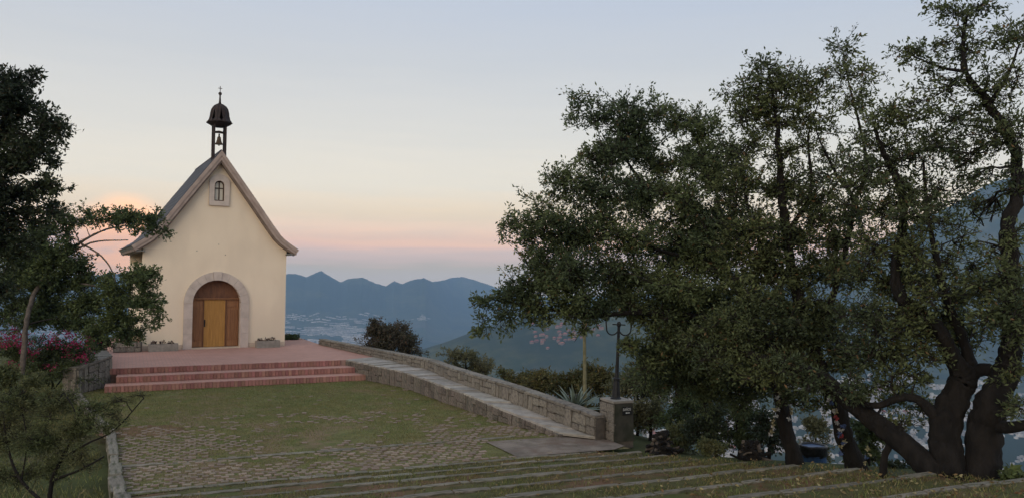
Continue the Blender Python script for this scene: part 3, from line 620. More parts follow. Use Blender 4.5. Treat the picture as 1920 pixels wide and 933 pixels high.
# stone surround of the door: blocks, arch stones and keystone
sur = empty('door_surround', (0, 0, 0)); sur.parent = CH
def vouss(a0, a1, r0, r1, zc, y0, dp, parent, name):
    n = 4; pts = [(r0*math.cos(a0+(a1-a0)*i/n), zc + r0*math.sin(a0+(a1-a0)*i/n)) for i in range(n+1)] + [(r1*math.cos(a1+(a0-a1)*i/n), zc + r1*math.sin(a1+(a0-a1)*i/n)) for i in range(n+1)]
    return plate(name, [pts], dp, M['trim'], parent, y=y0)
for sx in (-1, 1):
    z = 0.0
    for h in (.62, .66, .65):
        b = MB(); b.box((sx*(DOORW + .165), .06, z + h/2), (.35, .28, h - .006)); b.build('block', M['trim'], sur); z += h
N = 11
for i in range(N):
    a0 = math.pi*i/N; a1 = math.pi*(i+1)/N
    key = i == N//2
    vouss(a0 + .003, a1 - .003, DOORW - .01, 1.315 + (.02 if key else 0), SPR, -.08 - (.03 if key else 0), .28, sur, 'keystone' if key else 'arch_stone')
th = MB(); th.box((0, .08, .025), (1.98, .36, .05)); th.build('threshold', M['plinth'], CH)
# door assembly
dr = empty('door', (0, .22, 0)); dr.parent = CH
d = MB(); d.box((-.045, .02, 1.06), (.88, .05, 2.0)); leaf = d.build('door_leaf', M['door_light'], dr)
for k in range(-3, 4):
    g_ = MB(); g_.box((-.045 + k*.126, -.0075, 1.06), (.118, .012, 1.98)); g_.build('board', M['door_light'], leaf)
for x in (-.735, .69):
    w = .47 if x < 0 else .52; d = MB(); d.box((x, .03, 1.06), (w, .06, 2.0)); sp_ = d.build('side_panel', M['door_brown'], dr)
    for zc, h, ww_ in ((1.86, .22, w - .08), (1.0, 1.28, w - .14), (.19, .2, w - .08)):
        p_ = MB(); p_.box((x, -.006, zc), (ww_, .03, h)); p_.build('raised_panel', M['door_brown'], sp_)
    for k in range(4):
        p_ = MB(); p_.box((x + (k - 1.5)*.075, -.025, 1.0), (.03, .02, 1.24)); p_.build('flute', M['door_brown'], sp_)
for x in (-.492, .402):
    d = MB(); d.box((x, .0, 1.06), (.03, .09, 2.0)); d.build('stile', M['door_dark'], dr)
d = MB(); d.box((0, -.01, 2.10), (1.93, .10, .07)); tr_ = d.build('transom', M['door_brown'], dr)
for k in range(28):
    p_ = MB(); p_.box((-.93 + k*.069, -.072, 2.10), (.032, .03, .05)); p_.build('dentil', M['door_brown'], tr_)
plate('tympanum', [[(-DOORW + .012, 2.137)] + [(x*.988, z) for x, z in arc(0, SPR, DOORW, math.pi - .215, .215, 18)] + [(DOORW - .012, 2.137)]], .06, M['door_dark'], dr, y=.02)
h = MB(); h.tube([(-.44, -.03, .98), (-.44, -.09, 1.0), (-.44, -.09, 1.14), (-.44, -.03, 1.16)], .014, 8); h.box((-.44, -.02, 1.07), (.05, .015, .30)); h.build('handle', M['iron'], leaf)
# gable window
gw = empty('gable_window', (0, 0, 0)); gw.parent = CH
fr_out = [(-.42, 6.07), (.40, 6.07), (.40, 7.12)] + arc(-.01, 6.98, .435, .34, math.pi-.34, 12) + [(-.42, 7.12)]
plate('stone_frame', [fr_out, win_hole], .10, M['trim'], gw, y=-.08)
inn = [(-.165, 6.315), (.145, 6.315), (.145, 6.94)] + arc(-.01, 6.94, .155, 0, math.pi, 10)[1:-1] + [(-.165, 6.94)]
wf = plate('wood_frame', [win_hole, inn], .06, M['frame_wood'], gw, y=.04)
b = MB(); b.box((-.01, .07, 6.69), (.042, .05, .78)); b.build('mullion', M['frame_wood'], gw)
b = MB(); b.box((-.01, .068, 6.82), (.31, .045, .042)); b.build('transom_bar', M['frame_wood'], gw)
for x0, x1, z0, z1 in ((-.165, -.033, 6.315, 6.798), (.013, .145, 6.315, 6.798)):
    b = MB(); b.box(((x0+x1)/2, .075, (z0+z1)/2), (x1-x0, .01, z1-z0)); b.build('pane', M['pane'], gw)
for s in (-1, 1):
    pts = [(-.01 + s*.023, 6.842), (-.01 + s*.155, 6.842)] + [(-.01 + s*.155*math.cos(a), 6.94 + .155*math.sin(a)) for a in (0, .35, .7, 1.05, 1.42)]
    plate('pane', [pts], .01, M['pane'], gw, y=.07)
# roof: curved slopes with slates, verge boards front and rear, eaves
roof = empty('roof', (0, 0, 0)); roof.parent = CH
OV = .31
def ring(prof_top, prof_bot): return prof_top + prof_bot[::-1]
for sx in (-1, 1):
    top = [(sx*x, z - .02) for x, z in roof_r]; bot = [(sx*x, z) for x, z in offs(roof_r, .14)]; bot[0] = (0, 8.42 - .02 - .24)
    b = MB(); n = len(top)
    for y in (-OV + .06, LEN + .30 + OV - .06):
        b.v += [(x, y, z) for x, z in top] + [(x, y, z) for x, z in bot]
    m2 = 2*n
    for i in range(n-1):
        f1 = (i, i+1, m2+i+1, m2+i); f2 = (n+i, m2+n+i, m2+n+i+1, n+i+1); b.f += [f1 if sx < 0 else f1[::-1], f2 if sx < 0 else f2[::-1]]
    b.f += [(n-1, 2*n-1, m2+2*n-1, m2+n-1)]; b.build('roof_slope', M['soffit'], roof)
    # slates in courses following the curve
    S = [0]
    for a, c in zip(roof_r[:-1], roof_r[1:]): S.append(S[-1] + math.hypot(c[0]-a[0], c[1]-a[1]))
    nc = 17; step_ = S[-1]/nc
    for c in range(nc):
        t = (c + .5)*step_; i = next(i for i in range(len(S)-1) if t <= S[i+1]); k = (t-S[i])/(S[i+1]-S[i]); a, e2 = roof_r[i], roof_r[i+1]
        x, z = a[0]+(e2[0]-a[0])*k, a[1]+(e2[1]-a[1])*k; sl_ = math.atan2(a[1]-e2[1], e2[0]-a[0]); ys = -OV + .10 - (c % 2)*.22; 
        while ys < LEN + .3 + OV - .08:
            y0, y1 = max(ys, -OV + .08), min(ys + .44, LEN + .3 + OV - .06); ys += .44
            if y1 - y0 < .05: continue
            nx, nz_ = math.sin(sl_), math.cos(sl_)
            piece('slate', SLT, (sx*(x + nx*.012), (y0+y1)/2, z + nz_*.012 - .01), (step_*1.12, y1 - y0 - .008, .022), roof, 0, 0, sx*(sl_ - .025))
rg = MB(); rg.tube([(0, -OV + .05, 8.40), (0, LEN + .3 + OV - .05, 8.40)], .06, 8); rg.build('ridge', M['slate'], roof)
for y, nm in ((-OV - .02, 0), (LEN + .30 + OV - .08, 1)):
    for lay, (o0, o1, dy, mt) in enumerate(((.0, .135, -.035, 'verge'), (.13, .25, 0.0, 'verge'), (.245, .315, .05, 'verge_dark'))):
        for sx in (-1, 1):
            A_ = [(sx*x, z) for x, z in offs(roof_r, o0)]; B_ = [(sx*x, z) for x, z in offs(roof_r, o1)]
            k0, k1 = 8.42 - o0*1.69, 8.42 - o1*1.69; A_[0] = (0.0, k0); B_[0] = (0.0, k1)
            if lay: A_[-1] = (A_[-1][0], A_[-1][1]); 
            plate('verge_board', [A_ + B_[::-1]], .10 if lay < 2 else .30, M[mt], roof, y=y + (dy if nm == 0 else -dy - (.2 if lay == 2 else 0)))
for sx in (-1, 1):
    e = MB(); e.box((sx*3.02, LEN/2 + .15, 4.06), (.34, LEN + .88, .05)); e.build('soffit_board', M['soffit'], roof)
    e = MB(); e.box((sx*3.245, LEN/2 + .15, 4.12), (.05, LEN + .90, .16)); e.build('fascia', M['verge_dark'], roof)
# belfry
bf = empty('belfry', (0, .42, 0)); bf.parent = CH
for x in (-.235, .235):
    for y in (-.2, .2):
        b = MB(); b.box((x, y, 8.84), (.075, .075, 1.56)); b.build('post', M['rust'], bf)
for x in (-.235, .235):
    b = MB(); b.box((x, 0, 9.30), (.05, .33, .05)); b.build('cross_rail', M['rust'], bf)
cn = MB(); cn.lathe([(.27, -.16), (.545, .0), (.56, .03), (.50, .05)], (0, 0, 9.70), 8, R(22.5)); dome = cn.build('canopy_skirt', M['rust'], bf)
prof = [(.50, 9.745), (.43, 9.86), (.395, 10.0), (.375, 10.16), (.34, 10.30), (.27, 10.42), (.16, 10.50), (.07, 10.545)]
for k in range(8):
    am = R(45*k); a0, a1 = am - R(22.5), am + R(22.5)
    P3 = lambda r, a, z: (r*math.cos(a), r*math.sin(a), z)
    slit = k in (6, 2, 5, 1); b = MB()
    for i in range(len(prof)-1):
        (r0, z0), (r1, z1) = prof[i], prof[i+1]
        def gap(z): return R(9)*max(0, min(1, (10.36 - z)/.5)) if 9.80 < z < 10.36 else 0
        g0, g1 = (gap(z0), gap(z1)) if slit else (0, 0)
        if slit and (g0 > 0 or g1 > 0):
            b.face([P3(r0, a0, z0), P3(r0, am-g0, z0), P3(r1, am-g1, z1), P3(r1, a0, z1)]); b.face([P3(r0, am+g0, z0), P3(r0, a1, z0), P3(r1, a1, z1), P3(r1, am+g1, z1)])
        else: b.face([P3(r0, a0, z0), P3(r0, a1, z0), P3(r1, a1, z1), P3(r1, a0, z1)])
    b.build('dome_panel', M['rust'], bf)
    b = MB(); b.tube([P3(r + .006, a0, z) for r, z in prof], .016, 6); b.build('dome_rib', M['rust'], bf)
sp_ = MB(); sp_.lathe([(.075, 10.53), (.05, 10.62), (.035, 10.80), (.032, 10.93), (.06, 10.955), (.078, 11.0), (.06, 11.05), (.02, 11.075), (.014, 11.1)], sides=12); sp_.build('finial', M['rust'], bf, smooth=True)
cx = MB(); cx.box((0, 0, 11.20), (.026, .02, .26)); cx.box((0, 0, 11.235), (.16, .021, .026)); cx.build('cross', M['rust'], bf)
yk = MB(); yk.tube([(-.23, 0, 9.27), (-.15, 0, 9.30), (0, 0, 9.32), (.15, 0, 9.30), (.23, 0, 9.27)], [.03, .05, .06, .05, .03], 8); bell = yk.build('bell_yoke', M['rust'], bf)
b = MB(); b.lathe([(.035, 9.24), (.035, 9.12), (.06, 9.10)], sides=10); b.build('hanger', M['rust'], bf)
b = MB(); b.lathe([(.03, 9.12), (.075, 9.09), (.085, 9.0), (.10, 8.92), (.13, 8.85), (.165, 8.80), (.168, 8.775), (.15, 8.775)], sides=20); b.build('bell', M['bronze'], bf, smooth=True)
b = MB(); b.lathe([(.012, 8.95), (.012, 8.76), (.03, 8.74), (.022, 8.71)], sides=8); b.build('clapper', M['iron'], bf)
b = MB(); b.tube([(-.2, 0, 9.28), (-.22, -.05, 9.2), (-.17, -.05, 9.12)], .012, 6); b.build('wheel_arm', M['iron'], bf)
# ================================================================== THINGS ROUND THE CHAPEL
def clump_mesh(parent, name, mt, centers, rad, n, size, seed=0, asp=.45):
    r_ = np.random.default_rng(seed); C = np.asarray(centers, float); k = r_.integers(0, len(C), n)
    d = r_.normal(size=(n, 3)); d /= np.linalg.norm(d, axis=1)[:, None]; P = C[k] + d*np.asarray(rad)*(r_.random((n, 1))**.5)
    V, F = leaf_quads(P, d + np.array([0, 0, .3]) + r_.normal(size=(n, 3))*.5, size*r_.uniform(.6, 1.3, n), asp, r_)
    return tag(link(name, mesh_np(name, V, None, F), M[mt], parent), kind='stuff')
def leaf_quads(P, D, L, asp, r_):
    D = D/np.linalg.norm(D, axis=1)[:, None]; S = np.cross(D, r_.normal(size=D.shape)); S /= np.linalg.norm(S, axis=1)[:, None]; Nn = np.cross(S, D)
    L = L[:, None]; m = P + D*L*.48 ; V = np.stack([P, m + S*L*asp*.5 + Nn*L*.10, P + D*L, m - S*L*asp*.5 + Nn*L*.10], 1).reshape(-1, 3)
    i = np.arange(len(P))[:, None]*4; F = np.concatenate([i + np.array([[0, 1, 2]]), i + np.array([[0, 2, 3]])]); return V, F
def planter(x, y, w, label, seed):
    e = empty('concrete_planter', (0, 0, 0), 0, label, 'planter'); e.location = CH.matrix_basis @ Vector((x, y, 0)); e.rotation_euler = (0, 0, .5361)
    t = .05; h = .30; b = MB(); b.box((0, 0, .03), (w, .32, .06)); b.build('base', M['concrete'], e)
    for sy in (-1, 1): b = MB(); b.box((0, sy*(.16 - t/2), .06 + (h-.06)/2), (w, t, h-.06)); b.build('side', M['concrete'], e)
    for sx in (-1, 1): b = MB(); b.box((sx*(w/2 - t/2), 0, .06 + (h-.06)/2), (t, .32 - 2*t - .002, h-.06)); b.build('end', M['concrete'], e)
    b = MB(); b.box((0, 0, .17), (w - 2*t - .004, .32 - 2*t - .004, .2)); b.build('soil', M['mortar'], e)
    r_ = random.Random(seed); pls = []
    for k in range(3):
        px_ = -w*.3 + k*w*.27 + r_.uniform(-.04, .04); hgt = r_.uniform(.09, .15)
        pe = empty('potted_plant', e.location + Matrix.Rotation(.5361, 3, 'Z') @ Vector((px_, 0, .27)), 0, 'small dark red bedding plant, %s in the concrete planter %s the door' % (('left', 'middle', 'right')[k], 'left of' if x < 0 else 'right of'), 'plant', 'bedding plants in the planters')
        clump_mesh(pe, 'foliage', 'bedding', [(0, 0, hgt*.5)], (.12, .10, hgt*.8), 130, .06, seed*7 + k)
        b = MB(); b.tube([(0, 0, -.03), (0, 0, hgt*.6)], .01, 5); b.build('stem', M['twig'], pe)
M['bedding'] = leafmat('bedding_leaf', (.055, .022, .022), (.035, .03, .02), (.10, .02, .03), .2)
planter(-2.10, -.42, 1.10, 'long concrete planter against the facade left of the door', 3)
planter(2.06, -.42, 1.00, 'long concrete planter against the facade right of the door', 4)
sp = empty('stone_planter', CH.matrix_basis @ Vector((-3.36, -.05, 0)), .35, 'square stone walled planter at the left corner of the chapel', 'planter')
for r in range(2):
    s = -.5
    while s < .48:
        l = min(random.uniform(.2, .36), .5 - s); piece('stone', STN, (s + l/2, -.30, .10 + r*.19), (l - .012, .14, .18), sp); s += l
for x in (-.45, .45): b = MB(); b.box((x, .1, .19), (.1, .66, .37)); b.build('side', M['mortar'], sp)
b = MB(); b.box((0, .08, .16), (.79, .60, .3)); b.build('soil', M['mortar'], sp)
shr = empty('planter_shrub', sp.location + Vector((0, .05, .3)), 0, 'leafy green shrub growing in the stone planter', 'shrub')
clump_mesh(shr, 'foliage', 'green_leaf', [(-.2, 0, .25), (.2, .05, .3), (0, 0, .5)], (.38, .3, .35), 1500, .08, 11)
b = MB()
for k in range(1): b.tube([(0, 0, -.05), (.02, 0, .3), (0, 0, .6)], .015, 5)
b.build('stem', M['twig'], shr)
# ---- lamp pedestal with sign, lamp
PRZ = .40; ped = empty('lamp_pedestal', (2.44, 17.78, LAWN), PRZ, 'square tapered stone pedestal at the foot of the ramp', 'pedestal')
b = MB(); b.box((0, 0, .36), (.50, .62, 1.02), taper=.93); b.build('core', M['mortar'], ped)
for r in range(4):
    s = -.32
    while s < .31:
        l = min(random.uniform(.18, .34), .32 - s); sh = .012*r; piece('stone', STN, (-.255 + sh*.45, s + l/2, .11 + r*.205), (.06, l - .012, .195), ped, 0); s += l
M['shaded_render'] = mat('shaded_mossy_render', (.060, .056, .044), (.036, .036, .028), scale=5, bump=.06, c3=(.03, .035, .022), s3=3)  # mossy cement render, its colour darkened to stand in for shade on this face
b = MB(); n0 = [(-.262, 0), (.262, 0), (.240, .84), (-.240, .84)]; b.v = [(x, -.328 + .02*z, z) for x, z in n0] + [(x, -.295 + .02*z, z) for x, z in n0]; b.f = [(0,1,2,3), (7,6,5,4), (0,4,5,1), (1,5,6,2), (2,6,7,3), (3,7,4,0)]; b.build('rendered_face', M['shaded_render'], ped)
b = MB(); b.box((0, 0, .885), (.52, .63, .05)); b.build('cap', M['concrete'], ped)
M['sign_black'] = mat('sign_black', (.02, .02, .021), (.015, .015, .016), rough=.4); M['sign_white'] = mat('sign_white', (.62, .62, .60), (.5, .5, .48), rough=.6)
sg = empty('sign', (0, 0, 0)); sg.parent = ped
b = MB(); b.box((.075, -.325, .685), (.24, .014, .19)); b.build('sign_board', M['sign_black'], sg)
fc = bpy.data.curves.new('lettering', 'FONT'); fc.body = 'BA\u00d1OS'; fc.size = .088; fc.align_x = 'CENTER'; fc.extrude = .002
to = bpy.data.objects.new('tmp', fc); COL.objects.link(to); me = bpy.data.meshes.new_from_object(to.evaluated_get(bpy.context.evaluated_depsgraph_get())); bpy.data.objects.remove(to)
me.materials.clear(); me.transform(Matrix.Translation((.068, -.3345, .69)) @ Matrix.Rotation(math.pi/2, 4, 'X') @ Matrix.Scale(.72, 4, (1, 0, 0))); link('lettering', me, M['sign_white'], sg)
b = MB(); y_ = -.335; b.v = [(.03, y_, .640), (.055, y_, .662), (.055, y_, .650), (.14, y_, .650), (.14, y_, .630), (.055, y_, .630), (.055, y_, .618)]; b.f = [(0, 6, 1), (2, 5, 4, 3)]; b.f = [(1, 0, 6), (2, 5, 4, 3)]; b.build('arrow', M['sign_white'], sg)
lp = empty('street_lamp', (2.42, 17.80, LAWN + .90), 0, 'black cast iron lamp post with curved arms standing on the pedestal', 'lamp'); lp.rotation_euler = (0, R(2.2), 0)
b = MB(); b.lathe([(.125, 0), (.125, .03), (.10, .05), (.085, .22), (.065, .42), (.078, .44), (.078, .48), (.055, .50), (.045, .62)], sides=12); b.build('base', M['iron'], lp, smooth=False)
b = MB(); b.lathe([(.045, .60), (.035, 1.0), (.032, 1.66), (.05, 1.68), (.05, 1.74), (.03, 1.78)], sides=12); b.build('post', M['iron'], lp)
for s in (-1, 1):
    pts = [(s*.02, 0, 1.52)] + [(s*(.15 - .13*math.cos(a)), 0, 1.60 - .13*math.sin(a)) for a in np.linspace(.3, math.pi, 10)] + [(s*.30, 0, 1.78)]
    b = MB(); b.tube(pts, .016, 7); ar = b.build('arm', M['iron'], lp)
    b = MB(); b.lathe([(.03, 1.78), (.075, 1.81), (.095, 2.0), (.11, 2.02), (.05, 2.09), (.012, 2.12), (.01, 2.15)], (s*.30, 0, 0), 6); b.build('lantern', M['iron'], ar)
b = MB(); b.box((0, 0, 1.71), (.30, .025, .025)); b.build('cross_bar', M['iron'], lp)
# ---- agave with its flower stalk
ag = empty('agave', (1.62, 19.35, float(H(1.62, 19.35)) - .02), 0, 'blue grey agave rosette behind the parapet beside the lamp pedestal', 'agave')
zt_ = -.22 - ag.location.z
for k in range(30):
    a = k*2.4; el = R(18 + 60*(1 - k/30)) if k > 5 else R(80); l = random.uniform(.60, .80); w = .055
    d = Vector((math.cos(a)*math.sin(el), math.sin(a)*math.sin(el), math.cos(el))); sd = Vector((-math.sin(a), math.cos(a), 0)); up = d.cross(sd)*-1; o = Vector((0, 0, zt_))
    b = MB(); q = []
    for t, ww, bend in ((0, .8, 0), (.3, 1.0, .0), (.65, .7, .03), (.9, .25, .09), (1.0, .02, .13)):
        c = o + d*l*t + Vector((math.cos(a), math.sin(a), -.4))*bend*.6
        q.append((c + sd*w*ww + up*.02*ww, c - up*.02*ww, c - sd*w*ww + up*.02*ww))
    for i in range(4):
        for j in range(2): b.face([q[i][j], q[i][j+1], q[i+1][j+1], q[i+1][j]])
        b.face([q[i][2], q[i][0], q[i+1][0], q[i+1][2]])
    b.build('leaf', M['agave'], ag)
b = MB(); b.tube([(0, 0, zt_ - .4), (0, 0, zt_)], .10, 8); b.build('stem', M['agave'], ag)
M['stalk'] = mat('agave_stalk', (.23, .21, .12), (.15, .14, .08), scale=8)
b = MB(); b.tube([(.24, 0, -.2), (.235, 0, 1.0), (.22, .0, 2.2), (.21, 0, 2.9), (.2, 0, 3.3)], [.055, .048, .040, .034, .025], 8); st = b.build('flower_stalk', M['stalk'], ag)
for k in range(9):
    z = 2.75 + k*.06; a = k*2.4; b = MB(); b.tube([(.21, 0, z), (.21 + .14*math.cos(a), .14*math.sin(a), z + .05)], .008, 5); b.lathe([(.02, 0), (.04, .03), (.02, .07)], (.21 + .14*math.cos(a), .14*math.sin(a), z + .05), 7); b.build('seed_head', M['stalk'], st)
# ---- blue drum with a black liner
dp = at(1525, 870, 17.0); dz_ = float(H(dp.x, dp.y)); dr_ = empty('waste_drum', (dp.x, dp.y, dz_), 0, 'blue steel drum with a black bag lining, between the oak trunks', 'drum')
M['drum'] = mat('drum_blue', (.030, .075, .17), (.02, .05, .11), scale=5, rough=.5); M['bag'] = mat('bin_bag', (.008, .008, .009), (.012, .012, .013), rough=.35, bump=.2, bscale=14)
b = MB(); b.lathe([(.27, -.1), (.27, .16), (.282, .175), (.27, .19), (.27, .36), (.282, .375), (.27, .39), (.27, .56)], sides=28); b.build('drum_body', M['drum'], dr_)
b = MB(); b.lathe([(.278, .36), (.29, .42), (.286, .54), (.295, .585), (.27, .60), (.24, .56), (.2, .40)], sides=28); b.v = [(x + random.uniform(-.012, .012), y + random.uniform(-.012, .012), z + random.uniform(-.012, .012)) for x, y, z in b.v]; b.build('bag', M['bag'], dr_, smooth=True)
# ---- piles of cut branches
def wood_pile(px, Y, w, h, label, n, seed):
    r_ = random.Random(seed); p = at(px, 850, Y); z = float(H(p.x, p.y)); e = empty('branch_pile', (p.x, p.y, z), 0, label, 'wood pile')
    for k in range(n):
        t = r_.random(); hh = h*(t**1.1)*.9; sp_ = w*(1 - t*.75); a = r_.uniform(0, 3.14); l = r_.uniform(.18, .46)*(1 - .4*t); c = Vector((r_.uniform(-sp_, sp_)*.8, r_.uniform(-sp_, sp_)*.8, hh + .03))
        d = Vector((math.cos(a), math.sin(a), r_.uniform(-.5, .5)))*l; rr_ = r_.uniform(.018, .045)
        b = MB(); b.tube([c - d/2, c + Vector((0, 0, r_.uniform(-.03, .03))), c + d/2], [rr_, rr_*.95, rr_*.8], 6); b.build('branch', M['bark_pale'] if r_.random() < .35 else M['bark'], e)
    b = MB(); b.lathe([(w*.8, -.1), (w*.6, h*.2), (w*.3, h*.5), (w*.05, h*.7)], sides=14); b.v = [(x*r_.uniform(.85, 1.1), y*r_.uniform(.85, 1.1), z_) for x, y, z_ in b.v]; b.build('heap_core', M['bark'], e)
wood_pile(1242, 16.6, .36, .52, 'heap of cut branches right of the lamp pedestal', 70, 5)
wood_pile(1410, 14.9, .38, .34, 'low heap of dark cut branches left of the leaning oak trunk', 60, 6)
# ================================================================== VEGETATION
def tube_batch(A, B, ra, rb, sides=3):
    D = B - A; D = D/np.maximum(np.linalg.norm(D, axis=1), 1e-6)[:, None]; ref = np.where(np.abs(D[:, 2:]) < .9, np.array([[0, 0, 1.0]]), np.array([[1.0, 0, 0]])); S = np.cross(D, ref); S /= np.linalg.norm(S, axis=1)[:, None]; T = np.cross(D, S)
    ang = 2*np.pi*np.arange(sides)/sides; ring = S[:, None]*np.cos(ang)[None, :, None] + T[:, None]*np.sin(ang)[None, :, None]
    V = np.concatenate([A[:, None] + ring*ra[:, None, None], B[:, None] + ring*rb[:, None, None]], 1).reshape(-1, 3)
    k = np.arange(sides); k2 = (k+1) % sides; q = np.stack([k, k2, k2+sides, k+sides], -1); F = (np.arange(len(A))[:, None, None]*2*sides + q[None]).reshape(-1, 4); return V, F
def smooth_path(pts, n=4):
    """Catmull-Rom through (x,y,z,r) points"""
    P = np.array(pts, float); P = np.vstack([2*P[0]-P[1], P, 2*P[-1]-P[-2]]); out = []
    for i in range(1, len(P)-2):
        for k in range(n):
            t = k/n; a, b, c, d = P[i-1], P[i], P[i+1], P[i+2]
            out.append(.5*((2*b) + (c-a)*t + (2*a-5*b+4*c-d)*t*t + (3*b-a-3*c+d)*t**3))
    out.append(P[-2]); return np.array(out)
def tree(name, label, cat, base, trunk, limbs, clumps, leaf, bark='bark', lsize=.085, k_twig=62, per=13, seed=1, group=None, asp=.42, spread=.13, lname='crown', droop=.12, twig_r=.006):
    """trunk/limbs: world (x,y,z,r) paths; clumps: (centre xyz, radii xyz, density)"""
    r_ = np.random.default_rng(seed); rr_ = random.Random(seed); e = empty(name, base, 0, label, cat, group); off = np.array(base)
    skel = []
    for i, path in enumerate([trunk] + limbs):
        if path is None: continue
        S = smooth_path(path, 9 if path[0][3] > .1 else 5); S[:, :3] += r_.normal(size=(len(S), 3))*(.02 if path[0][3] > .1 else .07)*S[:, 3:4]*(np.arange(len(S)) > 0)[:, None]; skel.append(S)
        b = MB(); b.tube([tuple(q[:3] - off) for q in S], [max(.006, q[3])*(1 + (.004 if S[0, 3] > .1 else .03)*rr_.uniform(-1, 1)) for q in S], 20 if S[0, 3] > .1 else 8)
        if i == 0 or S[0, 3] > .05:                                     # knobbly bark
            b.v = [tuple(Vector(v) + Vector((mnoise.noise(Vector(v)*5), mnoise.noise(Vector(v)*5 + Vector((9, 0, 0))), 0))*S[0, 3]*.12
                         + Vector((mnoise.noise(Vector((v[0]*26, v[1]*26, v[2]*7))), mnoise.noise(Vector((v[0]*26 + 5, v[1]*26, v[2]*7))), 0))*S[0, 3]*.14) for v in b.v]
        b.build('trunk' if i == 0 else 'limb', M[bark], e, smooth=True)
    SK = np.vstack(skel); TA, TB, Tra, Trb, LP, LD, LS = [], [], [], [], [], [], []
    for (c, rad, dens) in clumps:
        c = np.array(c); rad = np.array(rad)
        d = np.linalg.norm((SK[:, :3] - c)*np.array([1, 1, 1.0]) , axis=1) + np.where(SK[:, 2] > c[2] + .2, .5, 0); a = SK[np.argmin(d)]; A0 = a[:3]; Ld = np.linalg.norm(c - A0)
        br = np.array([A0 + (c - A0)*t + np.array([0, 0, 1])*math.sin(math.pi*t)*Ld*droop + r_.normal(size=3)*.04*Ld*math.sin(math.pi*t) for t in np.linspace(0, 1, 6)]); r0 = min(max(.5*a[3], .008), .012 + .02*Ld)
        for i in range(5): TA.append(br[i]); TB.append(br[i+1]); Tra.append(r0*(1 - i*.16)); Trb.append(r0*(1 - (i+1)*.16))
        nsub = max(4, int(6 + 10*rad[0])); subs = []
        for k in range(nsub):                                           # secondary branches reach out to the edge of the clump
            v = r_.normal(size=3); v /= np.linalg.norm(v); tip = c + v*rad*(r_.uniform(.5, 1.0) if r_.random() < .8 else r_.uniform(1.0, 1.35)); s0 = br[r_.integers(3, 6)]; mid = (s0 + tip)/2 + r_.normal(size=3)*.1*rad
            for P0, P1, q0, q1 in ((s0, mid, .55, .4), (mid, tip, .4, .22)): TA.append(P0); TB.append(P1); Tra.append(r0*q0); Trb.append(r0*q1)
            subs.append((s0, mid, tip))
        nt = int(k_twig*6.0*dens*(rad[0]*rad[2] + .5*rad[0]*rad[1])*1.2) + 5
        for k in range(nt):
            s0, mid, tip = subs[r_.integers(0, nsub)]; t = r_.random(); P0 = (mid + (tip - mid)*t) if r_.random() < .72 else (s0 + (mid - s0)*t)
            v = r_.normal(size=3); v /= np.linalg.norm(v); L = min(rad.min(), .34)*r_.uniform(.35, 1.15); P1 = P0 + v*L*np.array([1, 1, .8]) + np.array([0, 0, .05*L])
            TA.append(P0); TB.append(P1); Tra.append(twig_r); Trb.append(twig_r*.5)
            m = r_.integers(int(per*.6), int(per*1.5)); tt = r_.uniform(.35, 1.05, m)[:, None]; PP = P0 + (P1 - P0)*tt + r_.normal(size=(m, 3))*spread*.25; DD = (P1 - P0)/max(L, .01) + r_.normal(size=(m, 3))*.75
            LP.append(PP); LD.append(DD); LS.append(lsize*r_.uniform(.6, 1.3, m))
    V, F = tube_batch(np.array(TA) - off, np.array(TB) - off, np.array(Tra), np.array(Trb)); tag(link('branches', mesh_np('branches', V, F), M['twig'], e), kind='stuff')
    LP, LD, LS = np.concatenate(LP) - off, np.concatenate(LD), np.concatenate(LS); V, F = leaf_quads(LP, LD, LS, asp, r_); tag(link(lname, mesh_np(lname, V, None, F), M[leaf], e), kind='stuff')
    return e
def pth(L, k=.86): return [(*at(x, y, Y), r*k) for x, y, Y, r in L]
def cl(L, Y0=0.0, sy=1.0, dm=1.0, k=1.0):
    kk = k
    out = []
    for (x, y, rx, ry, Y, dn) in L:
        if kk > 1.1: dn *= (.72 if y < 330 else .86 if y < 480 else 1.15)
        Y += Y0; k = Y/FPX*(1.0 if (y > 550 and x < 1215) else kk); out.append((tuple(at(x, y, Y)), (rx*k, rx*k*sy, ry*k), dn*dm))
    return out
